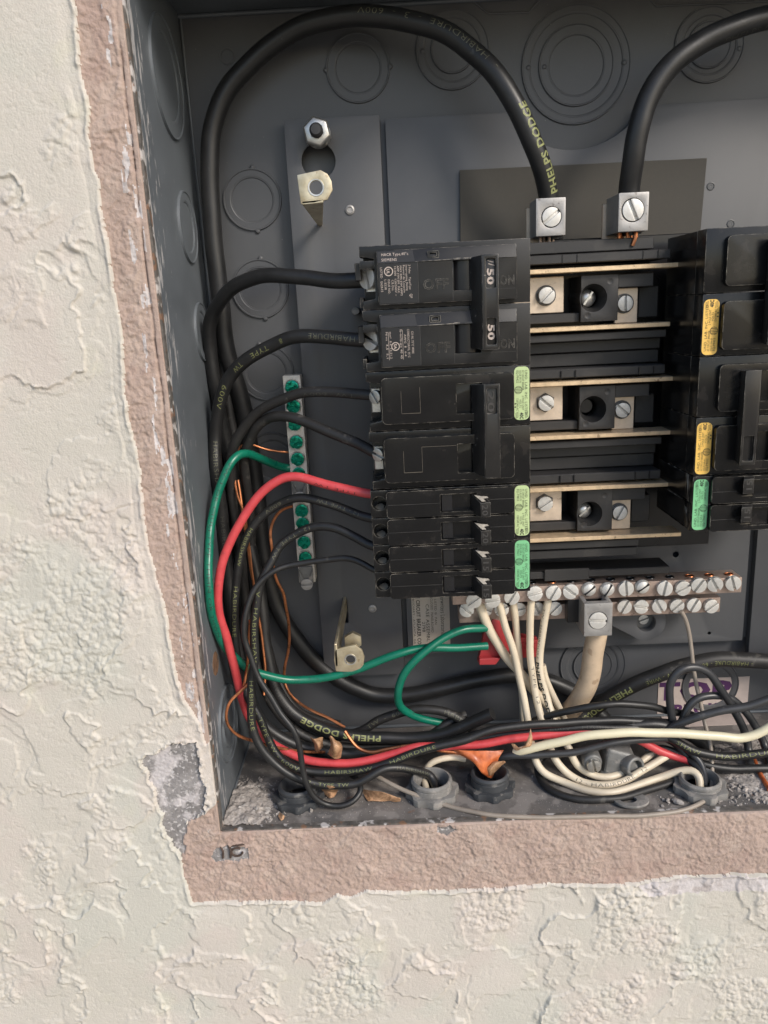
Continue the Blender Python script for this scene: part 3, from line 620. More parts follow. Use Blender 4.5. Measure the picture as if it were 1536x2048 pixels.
# ---------------------------------------------------------------- equipment ground bar
Yg = 74
a = at(565, 752, Yg); b = at(611, 1165, Yg); gx0 = at(565, 752, Yg).x; gx1 = at(600, 750, Yg).x; gz0 = at(610, 1165, Yg).z; gz1 = at(582, 751, Yg).z
gb = thing('ground_bar', ((gx0+gx1)/2, 86, gz0), 'aluminium ground bar with a column of green screws left of the breakers', 'ground bar')
gy = [774, 813, 848, 884, 918, 947, 1021, 1047, 1084, 1115]; gxp = [582, 584, 586, 589, 591, 594, 599, 601, 604, 606]
mb = MB().box(gx0, gx1, Yg, 84, gz0, gz1); mb.build('bar', M_bar, gb, bevel=0.35, seg=2)
for i, (x, y) in enumerate(zip(gxp, gy)):
    p = at(x, y, Yg); p.x = (gx0+gx1)/2
    screw((3.55, 2.0, M_gscrew, True), (p.x, Yg-0.1, p.z), [20, 60, 5, 12, 35, 80, 15, 70, 40, 10][i], gb, (0, 0), 'green_screw')
    if i not in (2, 5): MB().lathe((p.x, Yg-.1, p.z), (0, -1, 0), [(4.25, 0), (4.1, .35), (3.7, .2), (3.6, -.1)], 24, cap=False).build('screw_seat', M_bar, gb)
for y in (976, 1150):
    p = at(602, y, Yg); cx = (gx0+gx1)/2
    mb = MB().box(cx-3.6, cx+3.6, Yg-2.2, Yg-.3, p.z-5, p.z+5.5); mb.prism([(cx-4.2, p.z+5), (cx-1, p.z-1.5), (cx-3.6, p.z-4)], Yg-3.4, Yg-2.2); mb.prism([(cx+4.2, p.z+5), (cx+1, p.z-1.5), (cx+3.6, p.z-4)], Yg-3.4, Yg-2.2)
    mb.build('bar_mount', M_cast, gb, bevel=.3)
    screw((3.3, 1.6, M_alu, False), (cx, Yg-2.2, p.z-4.5), 0, gb, name='mounting_screw')

# ---------------------------------------------------------------- bus bars and their phenolic base
bus = thing('bus_assembly', (100, 88, -134), 'black moulded bus bar base with six copper bars between the two breaker stacks', 'bus assembly')
BX0, BX1 = 55.0, 134.5
mb = MB(); mb.box(BX0-60, 172, 74, 86.5, -134, 30); mb.build('base_plate', M_dark, bus, bevel=.4)
mb = MB(); mb.box(BX0-60, BX1-7, 50, 74, 22, 27.5)
mb.build('base_rail', M_base, bus, bevel=.4)
mb = MB(); mb.box(BX0-60, BX1, 47, 74, 17.2, 21.4); mb.build('base_rail', M_base, bus, bevel=.4)
bz = [14.0, -13.0, -39.0, -65.5, -92.0, -118.6]
for i, z in enumerate(bz):
    x1 = [150, 135, 150, 149, 148, 145.5][i]
    mb = MB(); mb.box(-4, x1, 44.8, 58, z-1.05, z+1.05)
    mb.build('bus_bar', M_brass, bus, bevel=.25)
# stepped insulating ribs between the pole pairs
for (zt_, zb_) in ((-15.5, -36.8), (-68, -89.6)):
    h = zt_-zb_
    for k, (f0, f1, y) in enumerate(((0.0, .17, 48), (.19, .44, 56), (.46, .76, 58), (.78, .99, 47.5))):
        mb = MB(); mb.box(-4, BX1, y, 74, zt_-h*f0, zt_-h*f1); mb.build('insulating_rib', M_base, bus, bevel=.4)
for z0, z1, y in ((-121.0, -124.8, 48), (-126, -130.5, 50)):
    mb = MB(); mb.box(-4, 125, y, 74, z1, z0); mb.build('insulating_rib', M_base, bus, bevel=.4)
mb = MB()
for x in (83.5, 90.5, 121.5, 128.5):
    for z in (19.3, -34.8, -87.3): mb.box(x, x+.35, 46.6, 47.4, z-1.9, z+1.9)
o = mb.build('rib_joint', M_dark, bus); o['kind'] = 'stuff'
for k, zc_ in enumerate((0.2, -52.4, -105.3)):
    top, bot = bz[2*k]-1.2, bz[2*k+1]+1.2
    yb_ = 54
    # left terminal plate and screw, perforated black block, right plate and screw
    MB().box(60, 86, yb_, yb_+2.5, zc_-5.5, zc_+11.5).build('terminal_plate', M_plate, bus, bevel=.3)
    p = at([1093, 1092, 1090][k], [591, 806, 1007][k], 52)
    mb = MB().lathe((p.x, yb_, p.z), (0, -1, 0), [(4.9, 0), (4.9, .8), (4.3, 1.2), (4.0, .9), (4, -.1)], 24 if k == 0 else 6, cap=False); mb.build('screw_collar', M_cast, bus)
    screw((3.9, 2.6, M_screw, False), (p.x, yb_-.6, p.z), [-45, 40, -32][k], bus, name='terminal_screw')
    hx = at([1188, 1187, 1180][k], [596, 820, 1030][k], 47); ov = circ(hx.x+.3, hx.z, 6.6, 30)
    mb = MB().plate([(93.2, zc_-10.4), (111.0, zc_-10.4), (111.0, zc_+11), (93.2, zc_+11)], [ov], 49.2, 72); mb.build('center_block', M_base, bus, bevel=.35, seg=2)
    MB().lathe((hx.x+.3, 58, hx.z), (0, -1, 0), [(6.7, 8.2), (6.4, 6), (4.6, 2), (4.4, -4)], 24, cap=False).build('hole_cone', M_base, bus)
    if k != 1:
        mb = MB().lathe((hx.x-1.0, 58, hx.z), (0, -1, 0), [(4.4, -1), (4.4, .8), (3.6, 2.4), (2.0, 3.4), (0, 3.7)], 20); mb.prism([(hx.x-1.0-.5, hx.z-3.6), (hx.x-1+.5, hx.z-3.6), (hx.x-1+.5, hx.z+3.6), (hx.x-1-.5, hx.z+3.6)], 53.8, 55.4, Matrix.Translation((hx.x-1, 0, hx.z)) @ Matrix.Rotation(R(35 if k == 0 else 48), 4, 'Y') @ Matrix.Translation((-hx.x+1, 0, -hx.z)))
        mb.build('deep_screw', M_steel, bus)
    else: MB().lathe((hx.x-1.3, 58.5, hx.z+.8), (0, -1, 0), [(3.6, 0), (3.4, 1.0), (0, 1.0)], 20).build('deep_hole', M_dark, bus)  # black disc painted as the shade down the hole
    for dx, dz in ((5.0, 8.0), (-5.5, -7.5)): MB().lathe((102+dx, 49.2, zc_+dz), (0, -1, 0), [(1.7, -.1), (1.7, .12), (1.3, .12), (1.1, 0.02), (0, 0.02)], 16).build('mould_mark', M_base, bus)
    MB().box(62, 93.2, 52, 72, zc_-10.4, zc_-6).build('block_ledge', M_base, bus, bevel=.35)
    MB().box(111, 128, 50, 72, zc_+4.8, zc_+11).build('block_ledge', M_base, bus, bevel=.35)
    MB().box(111.2, 122.3, 55, 57.5, zc_-12.0, zc_+4.6).build('terminal_plate', M_plate, bus, bevel=.3)
    p = at([1250, 1245, 1239][k], [607, 820, 1025][k], 53)
    MB().lathe((p.x, 55, p.z), (0, -1, 0), [(4.7, 0), (4.7, .8), (4.1, 1.2), (3.8, .9), (3.8, -.1)], 24, cap=False).build('screw_collar', M_cast, bus)
    screw((3.7, 2.4, M_screw, False), (p.x, 54.4, p.z), [88, 40, 118][k], bus, name='terminal_screw')
    MB().box(124, 134, 60, 72, zc_-10, zc_+4.8).build('block_post', M_base, bus, bevel=.5)

# ---------------------------------------------------------------- main lugs
def lug(px0, py0, px1, py1, Yf, depth, rot, r, label, screwpx, toe=None, tin=True):
    a = at(px0, py0, Yf); b = at(px1, py1, Yf); cx, cz = (a.x+b.x)/2, (a.z+b.z)/2
    t = thing('cable_lug', (cx, Yf+depth, cz), label, 'cable lug', 'square aluminium cable lugs')
    s = at(screwpx[0], screwpx[1], Yf)
    mb = MB().plate([(a.x, a.z), (b.x, a.z), (b.x, b.z), (a.x, b.z)], [circ(s.x, s.z, r+.35, 32)], Yf, Yf+4)
    mb.build('lug_face', M_alu, t, bevel=.4, seg=2)
    mb = MB()
    for x0, x1 in ((a.x, a.x+2.2), (b.x-2.2, b.x)): mb.box(x0, x1, Yf+3.6, Yf+depth, b.z, a.z)
    mb.box(a.x+2.2, b.x-2.2, Yf+depth-2.2, Yf+depth, b.z, a.z); mb.build('lug_frame', M_alu, t, bevel=.4, seg=2)
    screw((r, 2.2, M_screw, False), (s.x, Yf+1.7, s.z), rot, t, name='clamp_screw')
    return t, a, b
t, a, b = lug(1072, 397, 1131, 470, 50, 17, -38, 4.4, 'square aluminium lug above the left breaker stack with diagonal screw slot', (1103, 434))
MB().box(a.x-1.5, b.x-2.5, 67.2, 69.5, b.z-8, a.z-2).build('lug_tab', M_plate, t, bevel=.3)
mb = MB()
for i in range(4): mb.tube([(a.x+3.5+i*2.2, 58+(i % 2)*2, b.z+4), (a.x+3.5+i*2.2, 58+(i % 2)*2, b.z-2.2-(i % 3)*.6)], .75, 8)
o = mb.build('cable_strand_end', M_copdull, t)
t, a, b = lug(1238, 386, 1296, 461, 44, 21, 66, 4.9, 'square aluminium lug on the right with copper strands sticking out below', (1266, 420))
MB().box(a.x-1.5, b.x-2.5, 65.2, 67.5, b.z-11, a.z-2).build('lug_tab', M_plate, t, bevel=.3)
mb = MB()
for i in range(7): mb.tube([(a.x+2.8+i*1.3, 52+(i % 3)*2, b.z+4), (a.x+2.8+i*1.4, 52+(i % 3)*2, b.z-2.5-(i*37 % 5)*.7)], .8, 8)
mb.tube([(a.x+10, 50, b.z+3), (a.x+9.6, 49, b.z-3), (a.x+8.6, 49.5, b.z-6)], .9, 8)
mb.build('cable_strand_end', M_copper, t)

# ---------------------------------------------------------------- neutral bar in two rows
Yn = 56
nu = thing('neutral_bar', (100, 86, -160), 'two-row copper neutral bar full of slotted screws below the breakers', 'neutral bar')
a = at(905, 1197, Yn); b = at(1485, 1150, Yn); e = at(1485, 1182, Yn)
zu0, zu1 = at(1250, 1195, Yn).z, at(1250, 1165, Yn).z
holes = []
xs = [948, 986, 1024, 1070, 1107, 1142, 1179, 1216, 1252, 1286, 1330, 1366, 1398, 1431, 1467]
ys = [1202, 1201, 1195, 1188, 1187, 1184, 1180, 1180, 1178, 1175, 1178, 1177, 1171, 1169, 1167]
mb = MB().box(a.x, b.x, Yn, Yn+13, zu0, zu1); mb.build('upper_row', M_copdull, nu, bevel=.4, seg=2)
for i in range(11):
    p = at(1064+i*39.5, 1158-i*1.6, Yn+5); mb = MB().lathe((p.x, Yn+5.5, zu1+.1), (0, 0, 1), [(2.5, 0), (2.3, .4), (1.9, .35), (1.8, 0.0), (0, 0)], 16); mb.build('wire_hole', M_copper if i in (1, 9, 10, 8) else M_dark, nu)  # the dark discs stand for shade inside the holes
for i, (x, y) in enumerate(zip(xs, ys)):
    p = at(x, y, Yn-2); rd = i in (6, 7, 9)
    if rd:
        mb = MB().lathe((p.x, Yn, p.z), (0, -1, 0), [(3.9, 0), (4.0, .8), (3.3, 2.2), (1.7, 3.0), (0, 3.2)], 20); mb.build('round_screw', M_screw, nu)
        MB().box(-3.6, 3.6, -3.4, -2.0, -.35, .35, Matrix.Translation((p.x, Yn, p.z)) @ Matrix.Rotation(R([-40, -60, -35][[6, 7, 9].index(i)]), 4, 'Y')).build('screw_slot', M_dark, nu)  # dark bar painted as the shade of the slot
    else: screw((4.15, 2.4, M_screw, False), (p.x, Yn, p.z), [-35, -10, -60, -12, -60, 38, 0, 0, 84, 0, -78, -25, -55, 60, 72][i], nu, (random.uniform(-6, 4), random.uniform(-5, 5)))
Yl = 64
a = at(918, 1205, Yl); b = at(1440, 1215, Yl); zl1, zl0 = at(1250, 1203, Yl).z, at(1250, 1232, Yl).z
mb = MB().box(a.x, b.x, Yl, Yl+10, zl0, zl1); mb.build('lower_row', M_copdull, nu, bevel=.4, seg=2)
xs = [934, 971, 1003, 1038, 1075, 1110, 1249, 1283, 1319, 1354, 1388, 1423]; ys = [1221, 1219, 1220, 1219, 1218, 1218, 1214, 1214, 1213, 1212, 1211, 1213]
for i, (x, y) in enumerate(zip(xs, ys)):
    p = at(x, y, Yl-2); screw((4.0, 2.4, M_screw, False), (p.x, Yl, p.z), [42, 20, -30, -15, 60, -45, -62, 10, 60, -42, -60, -35][i], nu, (random.uniform(-6, 4), random.uniform(-5, 5)))
mb = MB(); p0 = at(1040, 1130, 62)
a, b = at(1085, 1142, 62), at(1335, 1128, 62); mb.box(a.x-45, b.x, 58, 74, b.z-4.0, b.z); mb.box(a.x, a.x+24, 56.5, 58, b.z-5, b.z+1.5)
mb.build('bar_carrier', M_base, nu, bevel=.4)
p = at(1293, 1246, 74); q = at(1215, 1225, 74)
pts = []
for k in range(19): an = R(60-300*k/18+0); 
pts = [(p.x+11*math.cos(R(t)), p.z+11*math.sin(R(t))) for t in range(70, -135, -12)] + [(q.x+3, p.z-1), (q.x, p.z+6), (q.x, p.z+9)]
MB().plate(pts, [circ(p.x, p.z, 5.4, 24)], 74, 80).build('mounting_ear', M_pan, nu, bevel=.5, seg=2)
MB().lathe((p.x, 80, p.z), (0, -1, 0), [(5.5, 0), (5.4, -.5), (0, -.5)], 24).build('ear_recess', M_cast, nu)
screw((2.9, 2.2, M_screw, False), (p.x, 81, p.z), -20, nu, name='ear_screw')
t, a, b = lug(1169, 1208, 1224, 1271, 44, 22, 6, 4.7, 'weathered square lug on the neutral bar clamping the thick ivory cable', (1196, 1241))
MB().box(a.x-6, a.x+3, 56, 63, b.z+3, a.z-2).build('lug_tab', M_dark, t, bevel=.3)
# ---------------------------------------------------------------- circuit breakers
# local frame of a breaker: x to the right from its outer (wire) end, y into the wall from its front shoulder, z up from its top edge
BW = 74.7
def local_thing(name, loc, roty, label, cat, group):
    t = thing(name, loc, label, cat, group, roty); t['_o'] = (0, 0, 0); return t
def t_down(mb, s, x, z, h, width=None, y=-0.05, bold=0.0):   # reads downwards, letters face right
    flat_text(mb, s, (x, y, z), (0, 0, -1), (1, 0, 0), h, width, bold)
def ring2(mb, x, z, r0, r1, y): mb.lathe((x, y, z), (0, -1, 0), [(r0, 0), (r1, 0)], 28, cap=False)
def ul_label(t, z1, z0, m, code, rate, stars=False):
    o = MB().prism(rrect(67.4, 74.2, z0, z1, 2.2), -0.25, 0.02).build('rating_label', m, t)
    mb = MB(); y = -0.32; H = z1-z0; k = H/24.0
    t_down(mb, 'UND. LAB. INC. LISTED', 72.2, z1-1.6, 1.15, 20.0*k, y)
    t_down(mb, 'AC CIRCUIT BREAKER', 70.9, z1-1.6, 0.95, 9.0*k, y); t_down(mb, '1 POLE UNIT' if rate == 1 else '2 POLE UNIT', 70.9, z1-13*k, 0.95, 6.6*k, y)
    t_down(mb, 'ISSUE ' + code[0], 69.7, z1-1.6, 0.9, 5.6*k, y); t_down(mb, 'VOLTS', 69.7, z1-14.6*k, 0.95, 3.8*k, y)
    t_down(mb, code[1], 68.4, z1-1.6, 1.05, 5.6*k, y); t_down(mb, '120/240 AC', 68.4, z1-14*k, 1.0, 5.8*k, y)
    t_down(mb, '40C', 69.9, z0+3.3, 1.7, 3.0, y, 0.05)
    cx, cz = 69.3, z1-10.4*k; ring2(mb, cx, cz, 1.55, 1.75, y)
    for i, l in ((-1, 1.1), (-.35, 1.5), (.35, 1.5), (1, 1.1)): mb.box(cx-l, cx+l, y-.01, y+.01, cz+i-.12, cz+i+.12)
    for i in range(5):
        for a_, b_ in ((67.9, 69.3), (72.2, 73.6)):
            mb._add([Vector((a_, y, z0+.6+i*.55)), Vector((a_, y, z0+.8+i*.55)), Vector((b_, y, z0+1.6+i*.55)), Vector((b_, y, z0+1.4+i*.55))], [(0, 1, 2, 3)])
    if stars:
        for q in (0, 1.5): mb.lathe((67.9, y, z0+7.4-q), (0, -1, 0), [(.36, 0), (0, .01)], 8)
    mb.build('printed_text', M_ink, o, org=(0, 0, 0), smooth=False)
def pole_body(mb, z1, z0, notch=True, deep=47):
    """one pole: front shoulder with a wire notch at the outer end, stepped back edge"""
    h = z1-z0
    if notch:
        P = [(1.2, z1), (BW, z1), (BW, z0), (1.8, z0), (1.8, z0+h*.14), (7.4, z0+h*.17), (7.4, z1-h*.20), (1.2, z1-h*.16)]
    else: P = [(0.6, z1), (BW, z1), (BW, z0), (0.6, z0)]
    mb.prism(P, 0, 10)
    mb.box(2.5, BW, 10, deep, z0+.02, z1-.02)
def old_two_pole(loc, roty, label, group, m_label, code, handle, num, hx=0.0):
    t = local_thing('two_pole_breaker', loc, roty, label, 'circuit breaker', group)
    PH = 27.0
    for i in (0, 1):
        z1 = -i*PH-.15; z0 = z1-PH+.3
        mb = MB(); pole_body(mb, z1, z0); mb.build('breaker_body', M_plas, t, bevel=.35, seg=2)
        # raised rounded cover with its slot
        cz1, cz0 = z1-2.6, z0+3.4; slot = [(41.2+hx, cz0+3.4), (52.8+hx, cz0+3.4), (52.8+hx, cz1-4.0), (41.2+hx, cz1-4.0)]
        mb = MB().plate(rrect(7.8, 66.9, cz0, cz1, 2.2), [slot], -3.8, 0.0)
        mb.box(9, 40, -0.4, 0.2, cz0+1, cz1-1)
        o = mb.build('raised_cover', M_plas, t, bevel=1.2, seg=3, ang=60)
        mb = MB(); zc1, zc0 = cz1-4.6, cz0+3.9      # sunk panel lines
        for bx in ((16.6, 25.0, zc0+.6, zc0+.85), (16.5, 16.65, zc0+.6, zc1-1.5), (24.9, 25.05, zc0+.6, zc1))+(((25, 40.5, zc1, zc1+.15),) if i else ()): mb.box(bx[0]+hx*.3, bx[1]+hx*.3, -3.83, -3.75, bx[2], bx[3])
        mb.build('cover_line', mat('worn_line%d' % i, (0.10, 0.085, 0.065), .6, var=.6, vscale=400) if 'worn_line%d' % i not in MATS else MATS['worn_line%d' % i], t)
        mb = MB(); mb.lathe((47+hx, 9.5, cz0+3.5), (0, 0, 1), [(9.2, 0), (9.2, cz1-cz0-7.6)], 40); mb.build('rocker', M_dark, t)
        # wire clamp seen in the notch
        zc_ = (z1+z0)/2+1.5
        MB().box(3.0, 7.3, 9.0, 16, zc_-7.5, zc_+4).build('terminal_clamp', M_steel, t, bevel=.4)
        s = screw((3.7, 2.2, M_steel, False), (0, 0, 0), 55 - 30*i, t, name='terminal_screw', sc=.85); s.location = Vector((5.6, 8.2, zc_))*U
        s.rotation_euler = (Matrix.Rotation(R(-38), 3, 'Z') @ Matrix.Rotation(R(55-35*i), 3, 'Y')).to_euler()
    mb = MB(); sc = 53.0
    # joined handle: slanted outer flank, printed recess at the top end
    hx0, hx1, z1, z0 = 52.6+handle[0], 59.4+handle[0]+handle[2], handle[1], handle[1]-handle[3]
    rec = rrect(hx0+1.1, hx1-1.0, z1-13.0, z1-1.8, .6, 3)
    mb.plate([(hx0, z0), (hx1, z0), (hx1, z1), (hx0, z1)], [rec], -11.5, -9.6)
    mb.hexa([(hx0-4.6, -2.5, z0+.8), (hx0-4.6, -2.5, z1-.8), (hx0+.03, -9.75, z0+.03), (hx0+.03, -9.75, z1-.03), (hx1-1.5, -2.5, z0+.8), (hx1-1.5, -2.5, z1-.8), (hx1-.03, -9.75, z0+.03), (hx1-.03, -9.75, z1-.03)])
    h = mb.build('tie_handle', M_plas3, t, bevel=.4, seg=2)
    if num:
        mb = MB(); t_down(mb, num, hx0+1.6, z1-2.9, 3.1, 9.4 if len(num) < 3 else None, -10.1, 0.02)
        bm = mb.bm; ex = bmesh.ops.extrude_face_region(bm, geom=bm.faces[:]); bmesh.ops.translate(bm, vec=(0, .4, 0), verts=[v for v in ex['geom'] if isinstance(v, bmesh.types.BMVert)])
        mb.build('raised_numeral', M_num, h, org=(0, 0, 0), smooth=False)
    ul_label(t, -0.8, -24.6, m_label, code, 2, True)
    return t
def tandem(loc, roty, label, group, m_label, code, nums):
    t = local_thing('tandem_breaker', loc, roty, label, 'circuit breaker', group)
    for i in (0, 1):
        z1 = -.15-i*13.3; z0 = z1-13.0
        # body with a round wire port at its outer end
        mb = MB().plate([(0.4, z1), (BW, z1), (BW, z0), (0.4, z0)], [circ(4.3, (z1+z0)/2+.3, 3.3, 26)], 0, 4)
        mb.box(1.0, BW, 9, 47, z0+.02, z1-.02); mb.box(8, BW, 4, 9, z0+.02, z1-.02)
        mb.build('breaker_body', M_plas, t, bevel=.3, seg=2)
        MB().lathe((4.3, 3.9, (z1+z0)/2+.3), (0, -1, 0), [(3.3, -.1), (3.3, -6), (0, -6)], 20, cap=False).build('wire_port', M_dark, t)
        MB().lathe((4.3, 3.0, (z1+z0)/2-2.6), (-.35, -.5, .8), [(2.6, 0), (2.4, .5), (0, .8)], 16).build('port_shelf', mat('dusty_shelf', (.13, .12, .10), .7, var=.3, vscale=300) if 'dusty_shelf' not in MATS else MATS['dusty_shelf'], t)
        cz1, cz0 = z1-.25, z0+.05; zm = (cz1+cz0)/2
        slot = [(32.7, cz0+2.0), (49.5, cz0+2.0), (49.5, zm+4.0), (32.7, zm+4.0)]
        mb = MB().plate(rrect(7.7, 66.9, cz0, cz1, 1.6), [slot], -3.0, 0.0)
        o = mb.build('raised_cover', M_plas, t, bevel=.55, seg=3, ang=60)
        mb = MB(); mb.box(8.3, 32.6, -3.04, -2.9, zm-.1, zm+.1); mb.box(55.5, 66.4, -3.04, -2.9, zm+.6, zm+.8); mb.build('seam_line', M_base, t)
        mb = MB(); mb.box(32.8, 49.4, .2, 1.0, cz0+1.9, zm+4.1); mb.hexa([(33, .3, cz0+2.2), (33, .3, zm+3.8), (33.4, -1.6, cz0+2.2), (33.4, -1.6, zm+3.8), (38.5, .3, cz0+2.2), (38.5, .3, zm+3.8), (38.2, -1.6, cz0+2.2), (38.2, -1.6, zm+3.8)])
        mb.build('slot_rocker', M_dark, t)
        mb = MB(); t_down(mb, 'ON', 33.9, zm+3.2, 2.6, 5.2, -1.66); mb.build('embossed_text', M_plas3, t, smooth=False)
        # short toggle, leaning to the right, with a number on its tip
        a, b = zm+.6, zm-6.2
        mb = MB(); mb.hexa([(46.6, -.5, b+.3), (46.6, -.5, zm+3.8), (50.6, -8.6, b), (50.6, -8.6, a-.1), (51.5, -.5, b+.3), (51.5, -.5, zm+3.8), (55.2, -8.4, b), (55.2, -8.4, a+.1)])
        tg = mb.build('toggle', M_plas3, t, bevel=.3, seg=2)
        mb = MB(); t_down(mb, nums[i], 51.3, a-.8, 2.7, 5.2, -8.62, .02)
        bm = mb.bm; ex = bmesh.ops.extrude_face_region(bm, geom=bm.faces[:]); bmesh.ops.translate(bm, vec=(0, .35, 0), verts=[v for v in ex['geom'] if isinstance(v, bmesh.types.BMVert)])
        mb.build('raised_numeral', M_num, tg, org=(0, 0, 0), smooth=False)
        # white paint smear on the sloping top of the toggle
        mb = MB(); mb._add([Vector(q) for q in ((48.2, -3.2, zm+2.95), (51.2, -8.3, zm+.9), (53.0, -8.3, zm+.9), (52.2, -6.3, zm+1.75), (54.6, -6.0, zm+1.95), (54.0, -4.8, zm+2.4), (51.4, -4.6, zm+2.55))], [(0, 1, 2, 3, 4, 5, 6)])
        for v in mb.bm.verts: v.co.z += .28; v.co.y -= .05
        mb.build('paint_smear', M_smear, tg, org=(0, 0, 0), smooth=False)
    ul_label(t, -0.8, -25.0, m_label, code, 2)
    return t
X0, YF = -12.3, 13.0
tops = [27.0, -26.4, -80.7, -107.3]
# newer two-pole breaker at the top of the left stack
def new_two_pole(loc):
    t = local_thing('two_pole_breaker', loc, 0, 'black two-pole 50 amp breaker with printed face, topmost of the left stack', 'circuit breaker', 'circuit breakers, left stack')
    PH = 26.7
    for i in (0, 1):
        z1 = -i*PH-.1; z0 = z1-PH+.2
        mb = MB(); pole_body(mb, z1, z0); mb.box(1.2, 9, 0.4, 3, z1-9.5, z1-6); mb.build('breaker_body', M_plas2, t, bevel=.35, seg=2)
        c1, c0 = z1-2.2, z0+1.7; cm = c1-5.4
        slot = [(41.0, c0+4.6), (52.6, c0+4.6), (52.6, cm+.6), (41.0, cm+.6)]
        mb = MB().plate([(8.6, c0), (68.4, c0), (68.4, cm), (8.6, cm)], [slot], -3.4, 0)
        mb.hexa([(8.6, -3.4, cm), (8.6, -3.35, cm), (8.6, 0, c1), (8.6, 0, cm)][:0] or [(8.6, -3.4, cm), (8.6, -1.6, c1), (8.6, 0, cm), (8.6, 0, c1), (68.4, -3.4, cm), (68.4, -1.6, c1), (68.4, 0, cm), (68.4, 0, c1)])
        mb.build('raised_cover', M_plas2, t, bevel=.3, seg=2)
        MB().box(9.0, 25.9, -3.62, -3.3, c0+.5, cm-.1).build('label_plate', M_lblack, t, bevel=.1)
        pl = MB(); pl.hexa([(9.0, -3.62, cm+.1), (9.0, -1.9, c1-.4), (9.0, -3.2, cm+.1), (9.0, -1.5, c1-.4), (24.9, -3.62, cm+.1), (24.1, -1.9, c1-.4), (24.9, -3.2, cm+.1), (24.1, -1.5, c1-.4)]); pl.build('upper_label', M_lblack, t)
        mb = MB()
        for a_, b_, c_, d_ in ((8.7, 68.2, cm-.02, cm+.1), (25.9, 26.15, c0+.3, cm), (9, 26, c0+.25, c0+.42), (41, 68, c0+4.35, c0+4.5), (40.7, 40.9, c0+.5, cm)): mb.box(a_, b_, -3.47, -3.38, c_, d_)
        mb.build('face_seam', M_base, t)
        MB().plate(rrect(30.3, 35.3, cm+1.2, cm+4.2, .4, 2), [rrect(31.4, 34.2, cm+2.0, cm+3.4, .2, 2)], -3.05, -2.3).build('embossed_square', M_plas2, t)
        mb = MB(); flat_text(mb, 'OFF', (28.0, -3.6, c0+5.6), (1, 0, 0), (0, 0, 1), 4.4, 11.0, .03); bm = mb.bm; ex = bmesh.ops.extrude_face_region(bm, geom=bm.faces[:]); bmesh.ops.translate(bm, vec=(0, .25, 0), verts=[v for v in ex['geom'] if isinstance(v, bmesh.types.BMVert)])
        mb.build('embossed_text', M_plas3, t, smooth=False)
        mb = MB(); flat_text(mb, 'ON', (60.8, -3.6, c0+6.0), (1, 0, 0), (0, 0, 1), 4.0, 6.4, .03); bm = mb.bm; ex = bmesh.ops.extrude_face_region(bm, geom=bm.faces[:]); bmesh.ops.translate(bm, vec=(0, .25, 0), verts=[v for v in ex['geom'] if isinstance(v, bmesh.types.BMVert)])
        mb.build('embossed_text', M_plas3, t, smooth=False)
        MB().lathe((47, 7.0, c0+4.7), (0, 0, 1), [(8.8, 0), (8.8, cm-c0-4.3)], 40).build('rocker', M_dark, t)
        zc_ = z1-12.6
        MB().box(3.2, 8.2, 9.5, 15, zc_-6.5, zc_+6.2).build('terminal_clamp', M_steel, t, bevel=.5)
        s = screw((5.0, 2.8, M_screw, False), (0, 0, 0), 75-50*i, t, name='terminal_screw'); s.location = Vector((5.6, 8.3, zc_))*U
        s.rotation_euler = (Matrix.Rotation(R(-46), 3, 'Z') @ Matrix.Rotation(R(75-50*i), 3, 'Y')).to_euler()
        mb = MB()
        for k in range(4): mb.tube([(-3.5, 13-(k % 2), zc_-2+k*.9), (0, 12.4-(k % 3)*.7, zc_-1.6+k*.9), (3.6, 11.5, zc_-.8+k*.6)], .42, 6)
        mb.build('copper_strands', M_copper, t)
        mb = MB(); mb.box(-1.2, 1.4, 3, 30, z1-14, z1-6.6); mb.box(.2, 2.0, 3, 30, z0+1, z0+5.5); mb.build('side_wall', M_plas2, t, bevel=.3)
    # print
    z1 = -.1; c1 = z1-2.2; cm = c1-5.4; y = -3.7
    sl = Vector((0, 1.72, 4.9)).normalized(); mb = MB()
    nrm = Vector((0, -.07, .02))
    flat_text(mb, 'HACR Type,40°c', Vector((10.6, -3.62+1.72*2.9/4.9-.1, cm+3.0)), (1, 0, 0), sl, 1.3, 11.6)
    flat_text(mb, 'SIEMENS', Vector((10.6, -3.62+1.72*.7/4.9-.1, cm+.8)), (1, 0, 0), sl, 1.3, 6.6)
    o = mb.build('printed_text', M_pwhite, t, smooth=False)
    mb = MB(); M_p2 = M_pwhite
    for s, x, z, h, w_ in (('LISTED', 9.9, cm-1.6, 1.0, 4.4), ('E62615', 9.9, cm-7.3, 1.0, 4.4), ('L-5538', 11.5, cm-6.6, .95, 4.2), ('ISSUE NO.', 13.0, cm-6.6, .95, 6.1), ('C.B./Dist.', 14.6, cm-6.9, .95, 4.6), ('10,000  120/240V ~', 15.9, cm-1.2, .9, 12.4),
                           ('AMP SYM EFF. MAX.', 17.1, cm-1.2, .9, 11.4), ('MAX RMS SYM AMPS', 18.3, cm-1.2, .9, 12.4), ('Pouvoir de Coupure', 19.6, cm-1.0, .9, 11.4), ('Interrupting Rating', 20.8, cm-1.0, .9, 10.6), ('2 Poles    Type/Tipo', 22.1, cm-1.0, .9, 10.2), ('QP', 22.2, cm-13, 1.2, 1.8)):
        t_down(mb, s, x, z, h, w_, y)
    ring2(mb, 13.5, cm-3.4, 1.55, 1.95, y); t_down(mb, 'UL', 12.7, cm-2.3, 1.3, 2.2, y, .03)
    z1 = -PH-.1; cm = z1-7.6
